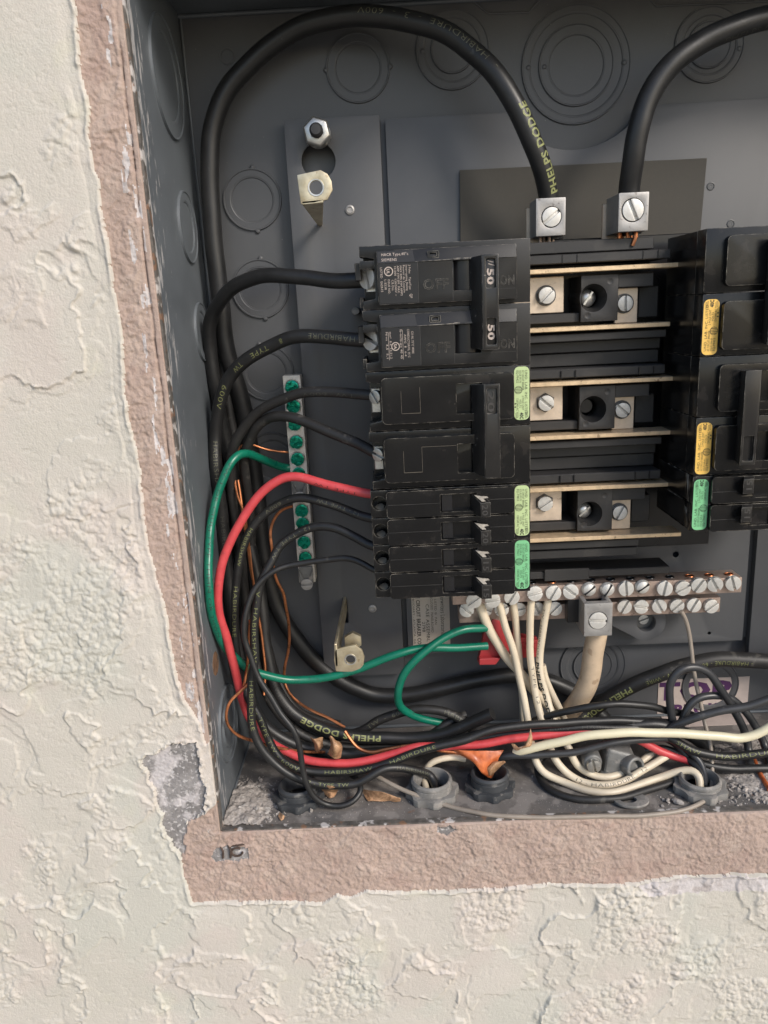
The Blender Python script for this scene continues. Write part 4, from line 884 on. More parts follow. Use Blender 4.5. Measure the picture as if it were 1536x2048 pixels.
    for s, x, z, h, w_ in (('CU-AL 75°C WIRE', 22.2, cm-2.0, 1.0, 9.6), ('CONDUCTOR/FIL 75°C', 20.4, cm-1.0, 1.0, 12.2), ('AWG  8   6-4', 19.0, cm-3.2, .95, 9.4), ('lb-in/lb-po 40 45', 17.2, cm-1.0, .95, 12.6), ('mm²  8.4  13,21.2', 12.6, cm-1.8, .9, 11.6), ('N·m  4,5  5,1', 11.0, cm-1.8, .9, 11.4)):
        t_down(mb, s, x, z, h, w_, y)
    mb.box(12.1, 12.25, y-.01, y+.01, cm-14, cm-2); mb.box(18.3, 18.42, y-.01, y+.01, cm-14, cm-1.2)
    ring2(mb, 15.1, cm-8.2, 1.5, 1.85, y); t_down(mb, 'SA', 14.4, cm-7.1, 1.3, 2.2, y, .03)
    mb.build('printed_text', M_pwhite, t, smooth=False)
    # tie handle with a printed window at each end
    hx0, hx1, z1, z0 = 52.5, 59.6, -6.5, -45.6
    mb = MB().plate([(hx0, z0), (hx1, z0), (hx1, z1), (hx0, z1)], [rrect(hx0+1.8, hx1-1.2, z1-13.6, z1-1.7, .4, 2), rrect(hx0+1.8, hx1-1.2, z0+2.0, z0+13.2, .4, 2)], -10.4, -8.6)
    mb.hexa([(hx0-4.2, -2.6, z0+.6), (hx0-4.2, -2.6, z1-.6), (hx0+.03, -8.75, z0+.03), (hx0+.03, -8.75, z1-.03), (hx1-1.5, -2.6, z0+.6), (hx1-1.5, -2.6, z1-.6), (hx1-.03, -8.75, z0+.03), (hx1-.03, -8.75, z1-.03)])
    h = mb.build('tie_handle', M_plas3, t, bevel=.35, seg=2)
    mb = MB(); t_down(mb, '50', hx0+2.5, z1-5.6, 2.9, 6.6, -8.85, .05); t_down(mb, '50', hx0+2.5, z0+10.6, 2.9, 6.6, -8.85, .05)
    for dx in (0, 1.3): mb._add([Vector((hx0+2.6+dx*.3, -8.84, z1-2.3-dx)), Vector((hx0+2.6+dx*.3, -8.84, z1-2.6-dx)), Vector((hx0+5.2+dx*.3, -8.84, z1-3.4-dx)), Vector((hx0+5.2+dx*.3, -8.84, z1-3.1-dx))], [(0, 1, 2, 3)])
    mb.build('printed_numeral', M_pwhite, h, org=(0, 0, 0), smooth=False)
    return t
new_two_pole((X0, YF, tops[0]))
GL, GR = 'circuit breakers, left stack', 'circuit breakers, right stack'
old_two_pole((X0, YF, tops[1]), 0, 'glossy black two-pole 20 amp breaker with chipped tie handle, left stack', GL, M_lgreen, ('FF-70', 'EQ-P9422'), (0, -6.8, 0, 41.6), '20')
tandem((X0, YF, tops[2]), 0, 'black tandem breaker with two 20 toggles and a yellow-green label, left stack', GL, M_lgreen, ('FF-70', 'EQ-T9823'), ('20', '20'))
tandem((X0, YF, tops[3]), 0, 'black tandem breaker with two 15 toggles and a green label, bottom of the left stack', GL, M_lgreen2, ('GF-6', 'EQ-T9621'), ('15', '15'))
XR_ = 137.4 + BW
old_two_pole((XR_, YF, -26.9), math.pi, 'black two-pole breaker with orange label and wide handle, topmost of the right stack', GR, M_lorange, ('GA-61', 'EQ-P9433'), (-8.5, -4.6, 0, 44.0), '', -7)
old_two_pole((XR_, YF, -80.9), math.pi, 'black two-pole breaker with orange label and paint-flecked handle, middle of the right stack', GR, M_lorange, ('GA-61', 'EQ-P9433'), (-.4, -6.6, 0, 41.5), '')
tandem((XR_, YF, -107.6), math.pi, 'black tandem breaker with green label turned upside down, bottom of the right stack', GR, M_lgreen2, ('GF-6', 'EQ-T9621'), ('15', '15'))
# ---------------------------------------------------------------- cables and wires (photo x, photo y, depth in mm)
GC = 'big black service cables'; GB = 'black insulated wires'; GW = 'white neutral wires'
PD = 'PHELPS DODGE'
def pt(*a): return list(a)
wire('service_cable', pt((1106,480,62),(1103,430,62),(1097,392,60),(1081,327,56),(1059,272,54),(1032,212,54),(994,152,56),(945,103,60),(880,60,64),(809,41,68),(747,31,71),(669,37,74),(591,59,77),(532,98,79),(481,148,80),(446,195,80),(427,250,80),(419,312,80),(421,391,80),(427,469,80),(434,547,80),(442,609,80),(448,664,81),(462,733,82),(481,793,84),(499,880,86),(515,1000,88),(528,1110,88),(545,1190,88),(571,1245,88),(599,1286,88),(626,1319,88),(680,1360,88),(739,1387,88),(795,1391,88),(871,1380,88),(946,1361,88),(1000,1352,88),(1052,1353,88),(1114,1368,88),(1160,1392,88),(1210,1440,86)),
     4.7, M_black, 'thick black service cable looping over the top and down the left side of the box', 'cable', GC, 18,
     texts=((PD, 1103, 385, 4.4, M_pyel, dict(length=41, roll=-.75, bold=.04)), ('-  HABIRDURE  -  3  -  600V', 996, 146, 3.0, M_ppale, dict(length=73, roll=-.5)), ('TYPE TW   HABIRSHAW', 462, 160, 2.4, M_pgrey, dict(length=60, roll=-1.2))))
wire('service_cable', pt((1262,470,56),(1260,430,55),(1258,381,52),(1266,327,48),(1277,261,46),(1291,207,46),(1315,163,46),(1353,120,46),(1408,82,47),(1473,52,48),(1536,36,50),(1620,24,54)), 4.9, M_black,
     'thick black service cable rising from the right-hand lug to the upper right', 'cable', GC, 18, texts=(('PHELPS DODGE', 1440, 66, 3.0, M_pgrey, dict(length=38, roll=-.9)),))
wire('service_cable', pt((1640,1345,76),(1590,1330,76),(1536,1323,76),(1438,1319,76),(1376,1330,76),(1314,1350,76),(1252,1378,78),(1210,1402,80),(1169,1430,82),(1120,1480,84)), 4.5, M_black2,
     'thick dusty black service cable crossing above the sticker at lower right', 'cable', GC, 18, texts=(('- HABIRDURE - 600V TYPE TW - WIRE', 1500, 1318, 2.8, M_pyel, dict(length=62, roll=.55, flip=False)), (PD, 1262, 1370, 3.8, M_pyel, dict(length=40, roll=.45, bold=.04))))
wire('breaker_wire', pt((745,560,26),(719,560,27),(690,562,28),(653,561,32),(612,556,36),(558,550,42),(517,553,48),(476,569,54),(446,594,60),(430,620,66),(420,650,70),(420,690,76),(430,770,80),(452,880,80),(478,1000,78),(505,1110,74),(522,1200,70),(532,1290,66),(545,1360,62),(561,1395,60),(591,1429,58),(644,1456,56),(701,1471,54),(758,1476,54),(833,1476,54),(890,1467,52),(939,1448,50),(985,1427,46)),
     3.5, M_black, 'plain black wire from the upper pole of the top breaker, blunt lower end', 'wire', GB, 16, texts=((PD, 762, 1474, 3.3, M_pyel, dict(length=47, roll=-.2, bold=.04, flip=True)), ('- HABIRSHAW', 596, 1432, 2.2, M_pgrey, dict(length=26, flip=True)),))
wire('breaker_wire', pt((750,682,24),(716,679,26),(690,677,28),(653,673,32),(612,672,36),(571,679,41),(530,698,46),(489,722,50),(462,750,54),(446,783,57),(436,821,60),(432,875,62),(432,930,62),(438,985,62),(446,1050,62),(452,1114,60),(458,1180,58),(466,1250,56),(478,1320,54),(492,1380,52),(520,1440,50),(570,1480,50),(640,1502,50),(720,1508,50),(820,1500,48),(900,1487,46),(941,1476,45),(1003,1464,44),(1086,1456,42),(1169,1454,41),(1252,1452,41),(1314,1450,41),(1380,1470,42),(1420,1500,44)),
     3.3, M_black, 'black wire lettered TYPE TW from the lower pole of the top breaker', 'wire', GB, 16,
     texts=(('HABIRDURE', 716, 679, 2.7, M_ppale, dict(length=24)), ('8', 573, 679, 2.6, M_pyel, {}), ('TYPE', 541, 691, 2.7, M_pyel, dict(length=11)), ('TW', 490, 722, 2.7, M_pyel, dict(length=6)), ('600V', 453, 766, 2.7, M_pyel, dict(length=14)), ('HABIRSHAW', 433, 880, 2.6, M_ppale, dict(length=28)), ('HABIRDURE', 444, 1030, 2.4, M_pgrey, dict(length=28))))
wire('breaker_wire', pt((755,792,24),(733,789,26),(681,785,31),(626,784,36),(585,791,41),(544,807,46),(511,829,50),(489,854,53),(470,886,55),(462,920,58),(463,977,62),(468,1018,64),(476,1073,66),(484,1128,68),(490,1182,68),(500,1260,66),(516,1340,62),(545,1410,60),(590,1460,58),(660,1490,56),(760,1495,56),(850,1478,56),(905,1440,58),(932,1430,60)),
     2.55, M_black2, 'black wire from the upper pole of the glossy 20 amp breaker', 'wire', GB, 14, texts=(('TW  600V', 715, 787, 2.0, M_pgrey, dict(length=28, roll=.5)),))
wire('breaker_wire', pt((755,908,24),(738,899,26),(708,884,30),(653,863,35),(612,843,40),(585,834,43),(558,832,46),(533,837,50),(514,854,53),(500,878,57),(489,910,60),(492,960,66),(500,1032,72),(503,1087,74),(505,1141,74),(516,1210,72),(530,1290,70),(548,1372,68),(590,1440,66),(650,1475,64),(720,1462,62),(758,1440,60),(800,1426,58),(850,1418,56),(895,1425,55),(930,1445,54),(945,1462,56)),
     2.6, M_black2, 'black wire from the lower pole of the glossy 20 amp breaker', 'wire', GB, 14, texts=(('TW  -  600V', 735, 1450, 2.6, M_ppale, dict(length=27, flip=False)), ('HABIR', 885, 1422, 2.4, M_ppale, dict(length=13, flip=False))))
wire('breaker_wire', pt((775,1042,26),(738,1035,28),(708,1027,31),(681,1016,34),(640,1002,37),(604,995,40),(577,999,42),(544,1016,44),(517,1040,44),(498,1068,43),(484,1103,42),(476,1136,41),(472,1169,41),(469,1210,40),(469,1251,40),(473,1305,40),(481,1346,40),(491,1385,38),(505,1412,36),(520,1436,34),(539,1482,32),(557,1512,30),(584,1533,28),(625,1544,28),(682,1544,28),(739,1537,28),(788,1522,29),(833,1505,30),(871,1493,31),(928,1480,32),(983,1461,34),(1066,1449,36),(1148,1445,38),(1231,1441,40),(1293,1443,42),(1347,1447,44)),
     2.25, M_black, 'black number 12 wire from the upper 20 toggle, lettered HABIRSHAW', 'wire', GB, 14,
     texts=(('12 - TYPE TW', 722, 1031, 1.9, M_ppale, dict(length=24)), ('-  600V  -', 583, 998, 2.0, M_ppale, dict(length=20)), ('HABIRSHAW', 505, 1056, 2.0, M_pyel, dict(length=21)), ('HABIRDURE', 473, 1168, 2.1, M_pyel, dict(length=28)), ('- TYPE TW - 600V', 512, 1425, 2.2, M_pyel, dict(length=40)), ('HABIRSHAW', 650, 1545, 2.0, M_pyel, dict(length=26, flip=False)), ('HABIRDURE', 780, 1524, 2.0, M_pyel, dict(length=26))))
wire('breaker_wire', pt((775,1099,26),(738,1089,28),(708,1073,31),(675,1058,33),(640,1053,35),(612,1058,37),(585,1073,38),(560,1092,38),(544,1120,36),(530,1147,34),(519,1171,33),(514,1202,32),(510,1237,31),(509,1278,30),(510,1319,29),(504,1350,28),(502,1400,26),(505,1450,24),(523,1497,22),(550,1527,21),(580,1550,20),(614,1563,20),(663,1570,20),(712,1567,21),(739,1554,22),(765,1539,24),(795,1535,26),(833,1541,29),(862,1552,32),(872,1575,36),(874,1600,38)),
     2.25, M_black, 'black number 12 wire from the lower 20 toggle into the second conduit bushing', 'wire', GB, 14,
     texts=(('12 - TYPE TW', 624, 1054, 1.9, M_ppale, dict(length=28)), ('V - HABIRSHAW', 519, 1180, 2.1, M_pyel, dict(length=40)), ('HABIRDURE', 503, 1360, 2.3, M_pyel, dict(length=27)), ('2 - TYPE TW', 614, 1563, 2.0, M_pyel, dict(length=22)), ('HABIRSHAW', 789, 1535, 1.9, M_ppale, dict(length=20))))
wire('breaker_wire', pt((775,1150,26),(744,1137,28),(722,1125,30),(694,1117,32),(653,1120,34),(612,1125,35),(577,1130,35),(550,1141,33),(525,1161,31),(506,1185,29),(495,1213,27),(488,1245,25),(489,1278,24),(500,1311,23),(511,1341,22),(525,1368,21),(541,1393,20),(561,1426,18),(584,1456,16),(597,1490,15),(605,1531,14),(614,1569,13),(630,1595,13),(656,1610,14),(686,1611,14),(709,1599,16),(722,1580,20),(716,1560,26),(700,1548,34)),
     1.55, M_black, 'thin black number 14 wire from the 15 toggles, looping low in front of the bushing', 'wire', GB, 12)
wire('red_wire', pt((775,992,26),(737,987,27),(681,975,29),(626,961,31),(599,955,32),(571,955,33),(550,964,33),(525,983,33),(503,1010,32),(481,1046,31),(462,1081,30),(446,1120,29),(437,1163,28),(436,1202,28),(442,1240,29),(454,1278,30),(463,1314,32),(473,1355,35),(484,1395,38),(497,1432,40),(531,1477,40),(569,1501,38),(614,1520,35),(682,1527,33),(739,1520,33),(788,1507,34),(833,1495,35),(900,1492,38),(962,1488,38),(1024,1478,38),(1107,1468,38),(1169,1463,38),(1230,1466,38),(1280,1480,37),(1322,1503,36),(1355,1515,35),(1385,1525,31),(1398,1540,27),(1400,1568,23)),
     2.25, M_red, 'red insulated wire from the tandem breaker sweeping down and along the bottom', 'wire', None, 16,
     texts=(('TYPE TW', 716, 981, 1.6, M_ink, dict(length=22, roll=.6, flip=False)),))
wire('green_wire', pt((600,937,77),(590,936,77),(571,936,76),(544,927,70),(517,914,62),(495,906,56),(478,909,52),(462,925,48),(446,958,45),(435,990,43),(429,1018,40),(421,1059,36),(417,1114,32),(417,1169,29),(421,1210,28),(432,1256,30),(451,1295,34),(476,1322,38),(503,1341,42),(544,1353,45),(585,1360,48),(626,1359,50),(667,1352,50),(708,1341,50),(749,1325,50),(800,1307,50),(829,1299,52),(879,1295,54),(928,1295,56),(975,1292,58)),
     2.2, M_green, 'green ground wire curving from the ground bar round the left side to the red clip', 'wire', 'green ground wires', 16,
     texts=(('VW-1 OR C(UL) TYPE THHN OR THWN', 461, 925, 1.7, M_ink, dict(length=95)),))
wire('green_wire', pt((975,1256,60),(958,1257,58),(928,1259,55),(891,1274,52),(854,1299,48),(825,1326,46),(805,1353,46),(796,1383,47),(799,1408,50),(812,1422,53),(835,1435,56),(862,1442,58),(889,1447,60),(912,1456,64)),
     2.2, M_green, 'green ground wire hooking down from the red clip in front of the label', 'wire', 'green ground wires', 14)
def bare(pts, r, label, m=M_copper): return wire('bare_copper_wire', pts, r, m, label, 'wire', 'bare copper ground wires', 8)
bare(pt((580,904,78),(569,904,77),(530,899,76),(503,889,74),(487,888,71),(476,900,68),(468,930,64),(470,958,61),(478,999,58),(489,1026,57),(493,1059,57),(498,1092,57),(503,1136,57),(509,1169,58),(512,1220,60),(515,1280,62)), .6, 'thin bare copper wire looping from the ground bar behind the red wire')
bare(pt((600,1010,78),(582,1013,76),(560,1024,70),(544,1046,64),(540,1068,60),(544,1098,58),(547,1136,60),(555,1163,62),(567,1185,64),(571,1212,66),(577,1245,68),(578,1278,70),(576,1305,70),(570,1338,70),(569,1366,70),(577,1385,68),(595,1403,66),(625,1422,62),(659,1437,60),(690,1455,58)), .85, 'reddish bare copper wire hanging from the ground bar down past the nut bracket')
bare(pt((476,960,64),(484,1010,62),(492,1070,60),(500,1130,60),(513,1200,62),(524,1280,62),(530,1340,60),(528,1390,56)), .75, 'bare copper wire seen in gaps between the black wires at left')
bare(pt((500,1240,40),(497,1290,40),(494,1340,38),(488,1372,34)), .8, 'short stretch of bare copper crossing under the black wires at lower left')
bare(pt((507,1330,34),(501,1365,34),(490,1376,32),(478,1386,30),(459,1403,26),(452,1425,24),(455,1448,24),(474,1469,26),(501,1480,30),(540,1492,34),(580,1500,38),(607,1503,42),(650,1504,46)), .8, 'bare copper wire bulging towards the side of the box at lower left')
bare(pt((690,1462,46),(701,1478,44),(716,1495,42),(742,1505,40),(776,1499,39),(814,1492,38),(845,1491,38),(882,1501,38),(916,1506,38),(950,1515,38),(985,1545,40)), .95, 'bare copper wire running behind the red wire to the orange tape')
def white(name, pts, r, label, texts=(), m=M_white): return wire(name, pts, r, m, label, 'wire', GW, 14, texts)
white('neutral_wire', pt((956,1195,62),(958,1207,62),(968,1234,61),(983,1267,60),(998,1291,60),(1015,1316,60),(1037,1342,60),(1060,1372,62),(1085,1400,62),(1110,1425,62),(1130,1450,62),(1150,1480,62)), 2.65, 'thickest white neutral wire, leaving the first screw and slanting behind the others')
white('neutral_wire', pt((997,1195,58),(999,1207,58),(1010,1249,56),(1024,1291,55),(1035,1341,54),(1046,1390,52),(1056,1437,48),(1062,1480,42),(1070,1519,35),(1086,1544,31),(1128,1565,28),(1182,1582,26),(1215,1586,26),(1264,1575,26),(1314,1557,26),(1364,1541,26),(1388,1541,24),(1398,1552,22),(1400,1575,20)), 2.0, 'white neutral wire forming the lowest arc into the right bushing')
white('neutral_wire', pt((1026,1195,62),(1027,1207,62),(1032,1254,62),(1037,1304,62),(1042,1353,60),(1045,1400,58),(1047,1440,56),(1052,1475,52),(1062,1500,50)), 2.0, 'white neutral wire third from the left, dropping straight behind the crossing one')
white('neutral_wire', pt((1063,1192,58),(1062,1205,58),(1060,1254,57),(1061,1304,56),(1067,1366,54),(1077,1415,50),(1086,1450,46),(1098,1485,40),(1111,1519,34),(1132,1544,31),(1169,1565,30),(1206,1571,30),(1252,1561,30),(1293,1536,32),(1335,1511,36),(1360,1500,40)), 2.0, 'white neutral wire forming the middle arc, lettered TYPE 12',
      texts=(('TYPE  12', 1062, 1330, 1.7, M_ink, dict(length=22, roll=.3)), ('12 - HABIRDURE - 12', 1150, 1556, 1.9, M_ink, dict(length=42))))
white('neutral_wire', pt((1098,1192,58),(1095,1205,58),(1087,1254,57),(1081,1304,56),(1082,1353,54),(1092,1390,52),(1103,1427,48),(1120,1465,42),(1140,1499,36),(1153,1528,33),(1182,1548,32),(1215,1555,32),(1256,1542,34),(1289,1519,38),(1314,1499,42)), 2.0, 'white neutral wire with bold black lettering along it, rightmost of the five',
      texts=(('TW - HABIRDURE', 1093, 1215, 1.7, M_ink, dict(length=29, roll=-.7)), ('PHELPS DODGE', 1084, 1322, 2.5, M_ink, dict(length=36, roll=-.75, bold=.05))))
white('neutral_wire', pt((1085,1330,60),(1092,1360,60),(1106,1392,60),(1118,1415,60),(1130,1440,60),(1140,1470,58)), 1.9, 'short white wire glimpsed behind the lettered neutral wire')
wire('cream_wire', pt((1030,1506,36),(1045,1501,34),(1086,1492,32),(1128,1482,30),(1169,1472,29),(1231,1466,28),(1314,1466,28),(1376,1467,28),(1438,1473,28),(1480,1477,28),(1513,1469,28),(1545,1450,28),(1600,1420,30)), 2.35, M_cream, 'long cream wire lying across the front of the lower bundle', 'wire', None, 16)
wire('cream_wire', pt((855,1600,38),(852,1575,36),(848,1550,36),(858,1530,36),(880,1518,36),(905,1514,37),(930,1518,38)), 1.7, M_beige if False else M_white, 'short ivory wire rising out of the second bushing towards the orange tape', 'wire', None, 12)
wire('neutral_feeder', pt((1196,1225,58),(1194,1262,57),(1187,1300,56),(1182,1341,56),(1173,1374,57),(1157,1402,60),(1138,1422,64),(1118,1436,70)), 5.6, M_aged, 'thick aged ivory feeder cable hanging from the neutral lug', 'cable', None, 20)
wire('thin_beige_wire', pt((1362,1222,60),(1368,1232,60),(1378,1266,60),(1384,1312,58),(1391,1354,54),(1401,1408,48),(1411,1453,42),(1420,1490,36),(1425,1532,30),(1424,1569,24),(1413,1597,18),(1389,1613,13),(1347,1624,9),(1290,1630,7),(1200,1633,6),(1080,1634,6),(1010,1633,7),(960,1627,9),(890,1609,14),(814,1583,20),(758,1555,28),(735,1535,36)), 1.15, M_beige, 'thin dirty beige wire dropping at the right and running along the bottom edge', 'wire', None, 10)
def blk(pts, r, label, m=M_black, texts=()): return wire('black_wire', pts, r, m, label, 'wire', 'black wires of the lower bundle', 14, texts)
blk(pt((1030,1458,56),(1057,1447,52),(1107,1429,46),(1148,1420,42),(1190,1411,40),(1231,1408,40),(1293,1412,42),(1335,1421,46),(1385,1430,52)), 1.95, 'black wire arching highest over the white wires')
blk(pt((850,1500,44),(900,1490,43),(983,1473,42),(1066,1462,40),(1148,1456,38),(1231,1455,38),(1293,1456,40),(1347,1462,42)), 1.9, 'black wire running just above the red wire', texts=(('600V - HABIRSHAW', 1100, 1459, 1.9, M_pgrey, dict(length=48)),))
blk(pt((978,1560,42),(980,1535,40),(995,1518,38),(1024,1511,35),(1086,1509,33),(1148,1505,32),(1190,1495,32),(1231,1484,32),(1293,1479,33),(1347,1480,35),(1376,1500,33),(1402,1526,29),(1408,1548,25),(1408,1574,23)), 1.95, 'black wire from the third bushing passing below the cream wire', M_grey)
blk(pt((1320,1470,40),(1339,1458,38),(1364,1445,36),(1397,1432,34),(1438,1422,33),(1500,1412,32),(1545,1396,32),(1600,1370,34)), 2.2, 'greyish shiny wire sloping up to the right edge', M_grey)
blk(pt((1349,1460,42),(1346,1442,42),(1339,1403,42),(1341,1365,42),(1360,1341,42),(1389,1334,43),(1418,1345,44),(1442,1379,45),(1467,1420,46),(1488,1461,46),(1498,1500,44),(1500,1540,40)), 2.15, 'dark grey wire forming the tall loop over the sticker', M_grey, texts=(('HABIRDURE', 1347, 1446, 1.9, M_pyel, dict(length=20, flip=True)),))
blk(pt((1358,1455,44),(1368,1432,44),(1378,1412,45),(1397,1397,46),(1430,1391,47),(1463,1398,48),(1492,1424,48),(1513,1457,48),(1530,1490,46),(1540,1530,42)), 2.1, 'dark grey wire forming the lower loop over the sticker', M_grey)
blk(pt((1325,1470,36),(1347,1480,34),(1380,1499,31),(1418,1510,30),(1459,1513,30),(1536,1505,30),(1620,1495,32)), 2.3, 'black wire lettered in yellow along the lower right edge', texts=(('SHAW', 1352, 1483, 2.2, M_pyel, dict(length=13)), ('HABIRDURE', 1428, 1512, 2.3, M_pyel, dict(length=34))))
blk(pt((1330,1475,40),(1351,1487,38),(1376,1515,34),(1418,1532,31),(1459,1537,30),(1536,1536,30),(1620,1534,32)), 2.2, 'plain black wire lowest at the right edge')
blk(pt((1110,1500,44),(1080,1520,40),(1075,1545,36),(1092,1572,32),(1130,1592,30),(1180,1600,29),(1240,1596,30),(1300,1578,34),(1360,1560,38)), 1.9, 'black wire sagging behind the white arcs near the bottom', M_black2)
blk(pt((505,1420,48),(530,1465,46),(575,1500,46),(640,1520,46),(720,1526,46),(800,1512,46),(870,1492,46)), 2.0, 'dusty black wire deep in the bundle at lower left', M_black2)
blk(pt((480,1000,80),(496,1100,84),(508,1200,84),(520,1300,80),(540,1390,76),(585,1450,72),(650,1490,68),(740,1512,62)), 2.2, 'black wire deepest in the left corner of the box', M_black2)
blk(pt((440,700,84),(462,840,84),(484,960,84),(497,1060,84),(515,1180,84),(535,1290,82),(560,1370,78),(600,1425,74),(680,1450,70)), 2.6, 'black wire hidden behind the others in the left corner', M_black2)
wire('orange_wire', pt((1496,1490,50),(1508,1520,44),(1522,1550,38),(1540,1580,34)), 1.3, M_orange, 'short orange wire end at the lower right edge', 'wire')

# ---------------------------------------------------------------- conduit bushings
def bushing(px, py, label, m, r=13.0, hgt=10.0, lug_n=8, mouth=.4):
    v = at(px, py, 0); s = ZB/v.z; c = Vector((v.x*s, DCAM*s-DCAM, ZB))
    t = thing('conduit_bushing', c, label, 'conduit bushing', 'conduit bushings through the box bottom')
    mb = MB(); ro = r*.80; ri = r*.66
    mb.lathe(c, (0, 0, 1), [(ro, 0), (ro, hgt-3.2), (ro-.5, hgt-2.8), (ro+.2, hgt-2.2), (ro+.2, hgt-1), (ro-.8, hgt), (ri+.5, hgt), (ri, hgt-.8), (ri-.3, 1.0)], 40, cap=False)
    mb.build('bushing_ring', m, t)
    mb = MB(); n = 48; vs = []
    for k in range(lug_n*4):
        a = 2*math.pi*k/(lug_n*4); rr = r+(1.0 if (k % 4) in (0, 1) else -.5); vs.append((c.x+rr*math.cos(a), c.y+rr*math.sin(a)))
    inner = [(c.x+(ro-.2)*math.cos(2*math.pi*k/32), c.y+(ro-.2)*math.sin(2*math.pi*k/32)) for k in range(32)]
    mb.plate([(a, b) for a, b in vs], [inner], 0, 4.0)      # built flat, then turned upright
    for q in mb.bm.verts: q.co = Vector((q.co.x, q.co.z, ZB+0.2+q.co.y))
    mb.build('locknut', m, t, bevel=.3, seg=2)
    MB().lathe((c.x, c.y, ZB+mouth), (0, 0, 1), [(ri, 0), (0, 0.01)], 24).build('conduit_mouth', M_dark, t)  # flat black disc stands for the shade down the conduit
    return c
c1 = bushing(598, 1598, 'dark plastic conduit bushing at lower left under the thin wire loop', M_bush)
c2 = bushing(864, 1588, 'dusty pale grey conduit bushing with an ivory and a black wire going in', M_bushd, 13.4, 10)
c3 = bushing(980, 1578, 'dark grey conduit bushing with orange tape stuffed in its mouth', M_bush, 12.6, 11)
c4 = bushing(1399, 1580, 'pale dusty conduit bushing at right where red and white wires enter', M_bushd, 13.0, 8)

# cast clamp between the right-hand bushings
v = at(1245, 1560, 0); s = ZB/v.z; cc = Vector((v.x*s, DCAM*s-DCAM+8, ZB))
cl = thing('cable_clamp', cc, 'grey die-cast cable clamp with a slotted screw behind the white arcs', 'cable clamp')
mb = MB(); mb.box(cc.x-12, cc.x+12, cc.y-8, cc.y+9, ZB, ZB+4); mb.hexa([(cc.x-10, cc.y-7, ZB+3), (cc.x-7, cc.y-4, ZB+17), (cc.x-10, cc.y+8, ZB+3), (cc.x-8, cc.y+5, ZB+19), (cc.x+11, cc.y-7, ZB+3), (cc.x+6, cc.y-5, ZB+13), (cc.x+11, cc.y+8, ZB+3), (cc.x+7, cc.y+5, ZB+15)]); mb.build('clamp_body', M_cast, cl, bevel=2.0, seg=3)
mb = MB().lathe((cc.x+3, cc.y-1, ZB+6), (.4, -.9, .2), [(6, 0), (6, 9), (5.2, 9.6), (4, 9.6), (4, 4)], 20); mb.build('clamp_port', M_cast, cl, bevel=.3)
sp_ = at(1188, 1532, cc.y-11); MB().lathe((sp_.x, cc.y, sp_.z), (0, -1, 0), [(5.5, 0), (5.2, 8), (4.6, 9)], 20).build('screw_boss', M_cast, cl, bevel=.3)
screw((3.7, 3.0, M_steel, False), (sp_.x, cc.y-9, sp_.z), 75, cl, name='clamp_screw')
v = at(1262, 1603, 0); s = (ZB+1)/v.z; wc = Vector((v.x*s, DCAM*s-DCAM, ZB+.3))
mb = MB(); pts = [(wc.x+9*math.cos(R(a)), wc.y+7*math.sin(R(a))) for a in range(160, 400, 14)] + [(wc.x+9, wc.y+12), (wc.x-7, wc.y+10)]
mb.plate(pts, [[(wc.x-1.5+4.2*math.cos(R(a)), wc.y+3.2*math.sin(R(a))) for a in range(0, 360, 20)]], 0, 1.4)
for q in mb.bm.verts: q.co = Vector((q.co.x, q.co.z, ZB+0.3+q.co.y + (wc.y+10-q.co.z)*.08))
tag(mb.build('metal_tab', M_bushd, None, bevel=.2, org=tuple(wc)), 'grey metal tab with a round hole lying below the white arcs', 'metal tab')

# ---------------------------------------------------------------- stickers
a = at(1317, 1368, YB-.3); b = at(1500, 1345, YB-.3); d = at(1330, 1462, YB-.3)
zt_ = (a.z+b.z)/2
stp = MB().box(a.x, b.x, YB-.35, YB-.1, zt_-26, zt_).box(a.x+2, b.x-3, YB-14, YB-.35, ZB+.15, ZB+.5).box(a.x+1, b.x-1, YB-.35, YB-.1, ZB+.15, zt_-25.9).build('warning_sticker', M_stick, None, org=(a.x, YB, zt_-26)); tag(stp, 'dusty pinkish sticker with purple STOP lettering half hidden by wires', 'sticker')
mb = MB(); flat_text(mb, 'STOP', (a.x+1.0-13, YB-.45, zt_-13.2), (1, 0, 0), (0, 0, 1), 11.4, 57, .07); flat_text(mb, 'BROKE', (a.x+10, YB-.45, zt_-24.0), (1, 0, 0), (0, 0, 1), 7, 33, .07)
bm = mb.bm
kill = [v for v in bm.verts if v.co.x < a.x+.3]
bmesh.ops.bisect_plane(bm, geom=bm.verts[:]+bm.edges[:]+bm.faces[:], plane_co=(a.x+.6, 0, 0), plane_no=(-1, 0, 0), clear_outer=True)
mb.build('printed_text', M_purple, stp, org=(a.x, YB, zt_-26), smooth=False)
a = at(822, 1180, 86.7); b = at(901, 1291, 86.7)
ul = MB().box(a.x, b.x, 86.6, 86.95, b.z, b.z+36).build('maker_label', M_lab, None, org=(a.x, 87, b.z)); tag(ul, 'beige rating label printed sideways, half hidden under the left breaker stack', 'label')
mb = MB(); w_ = b.x-a.x; y = 86.5
def lt(s, fx, top, h, wd, bold=0.0): flat_text(mb, s, (a.x+w_*fx, y, b.z+top), (0, 0, -1), (1, 0, 0), h, wd, bold)
lt('Underwriters Laboratories, Inc.', .76, 35.5, 2.8, 34.5); lt('LISTED ®  PAN', .60, 30, 1.4, 16); lt('ENCLOSED  PANELBOARD', .5, 33, 1.5, 24); lt('CASE ASSEMBLY', .37, 27, 2.0, 26); lt('2798', .26, 16, 1.9, 6.5)
lt('ITE CIRCUIT BREAKER CO.', .12, 34.5, 2.3, 33.5, .03); lt('SUBSIDIARY - ATLANTA, GA.', .02, 33.5, 1.3, 32)
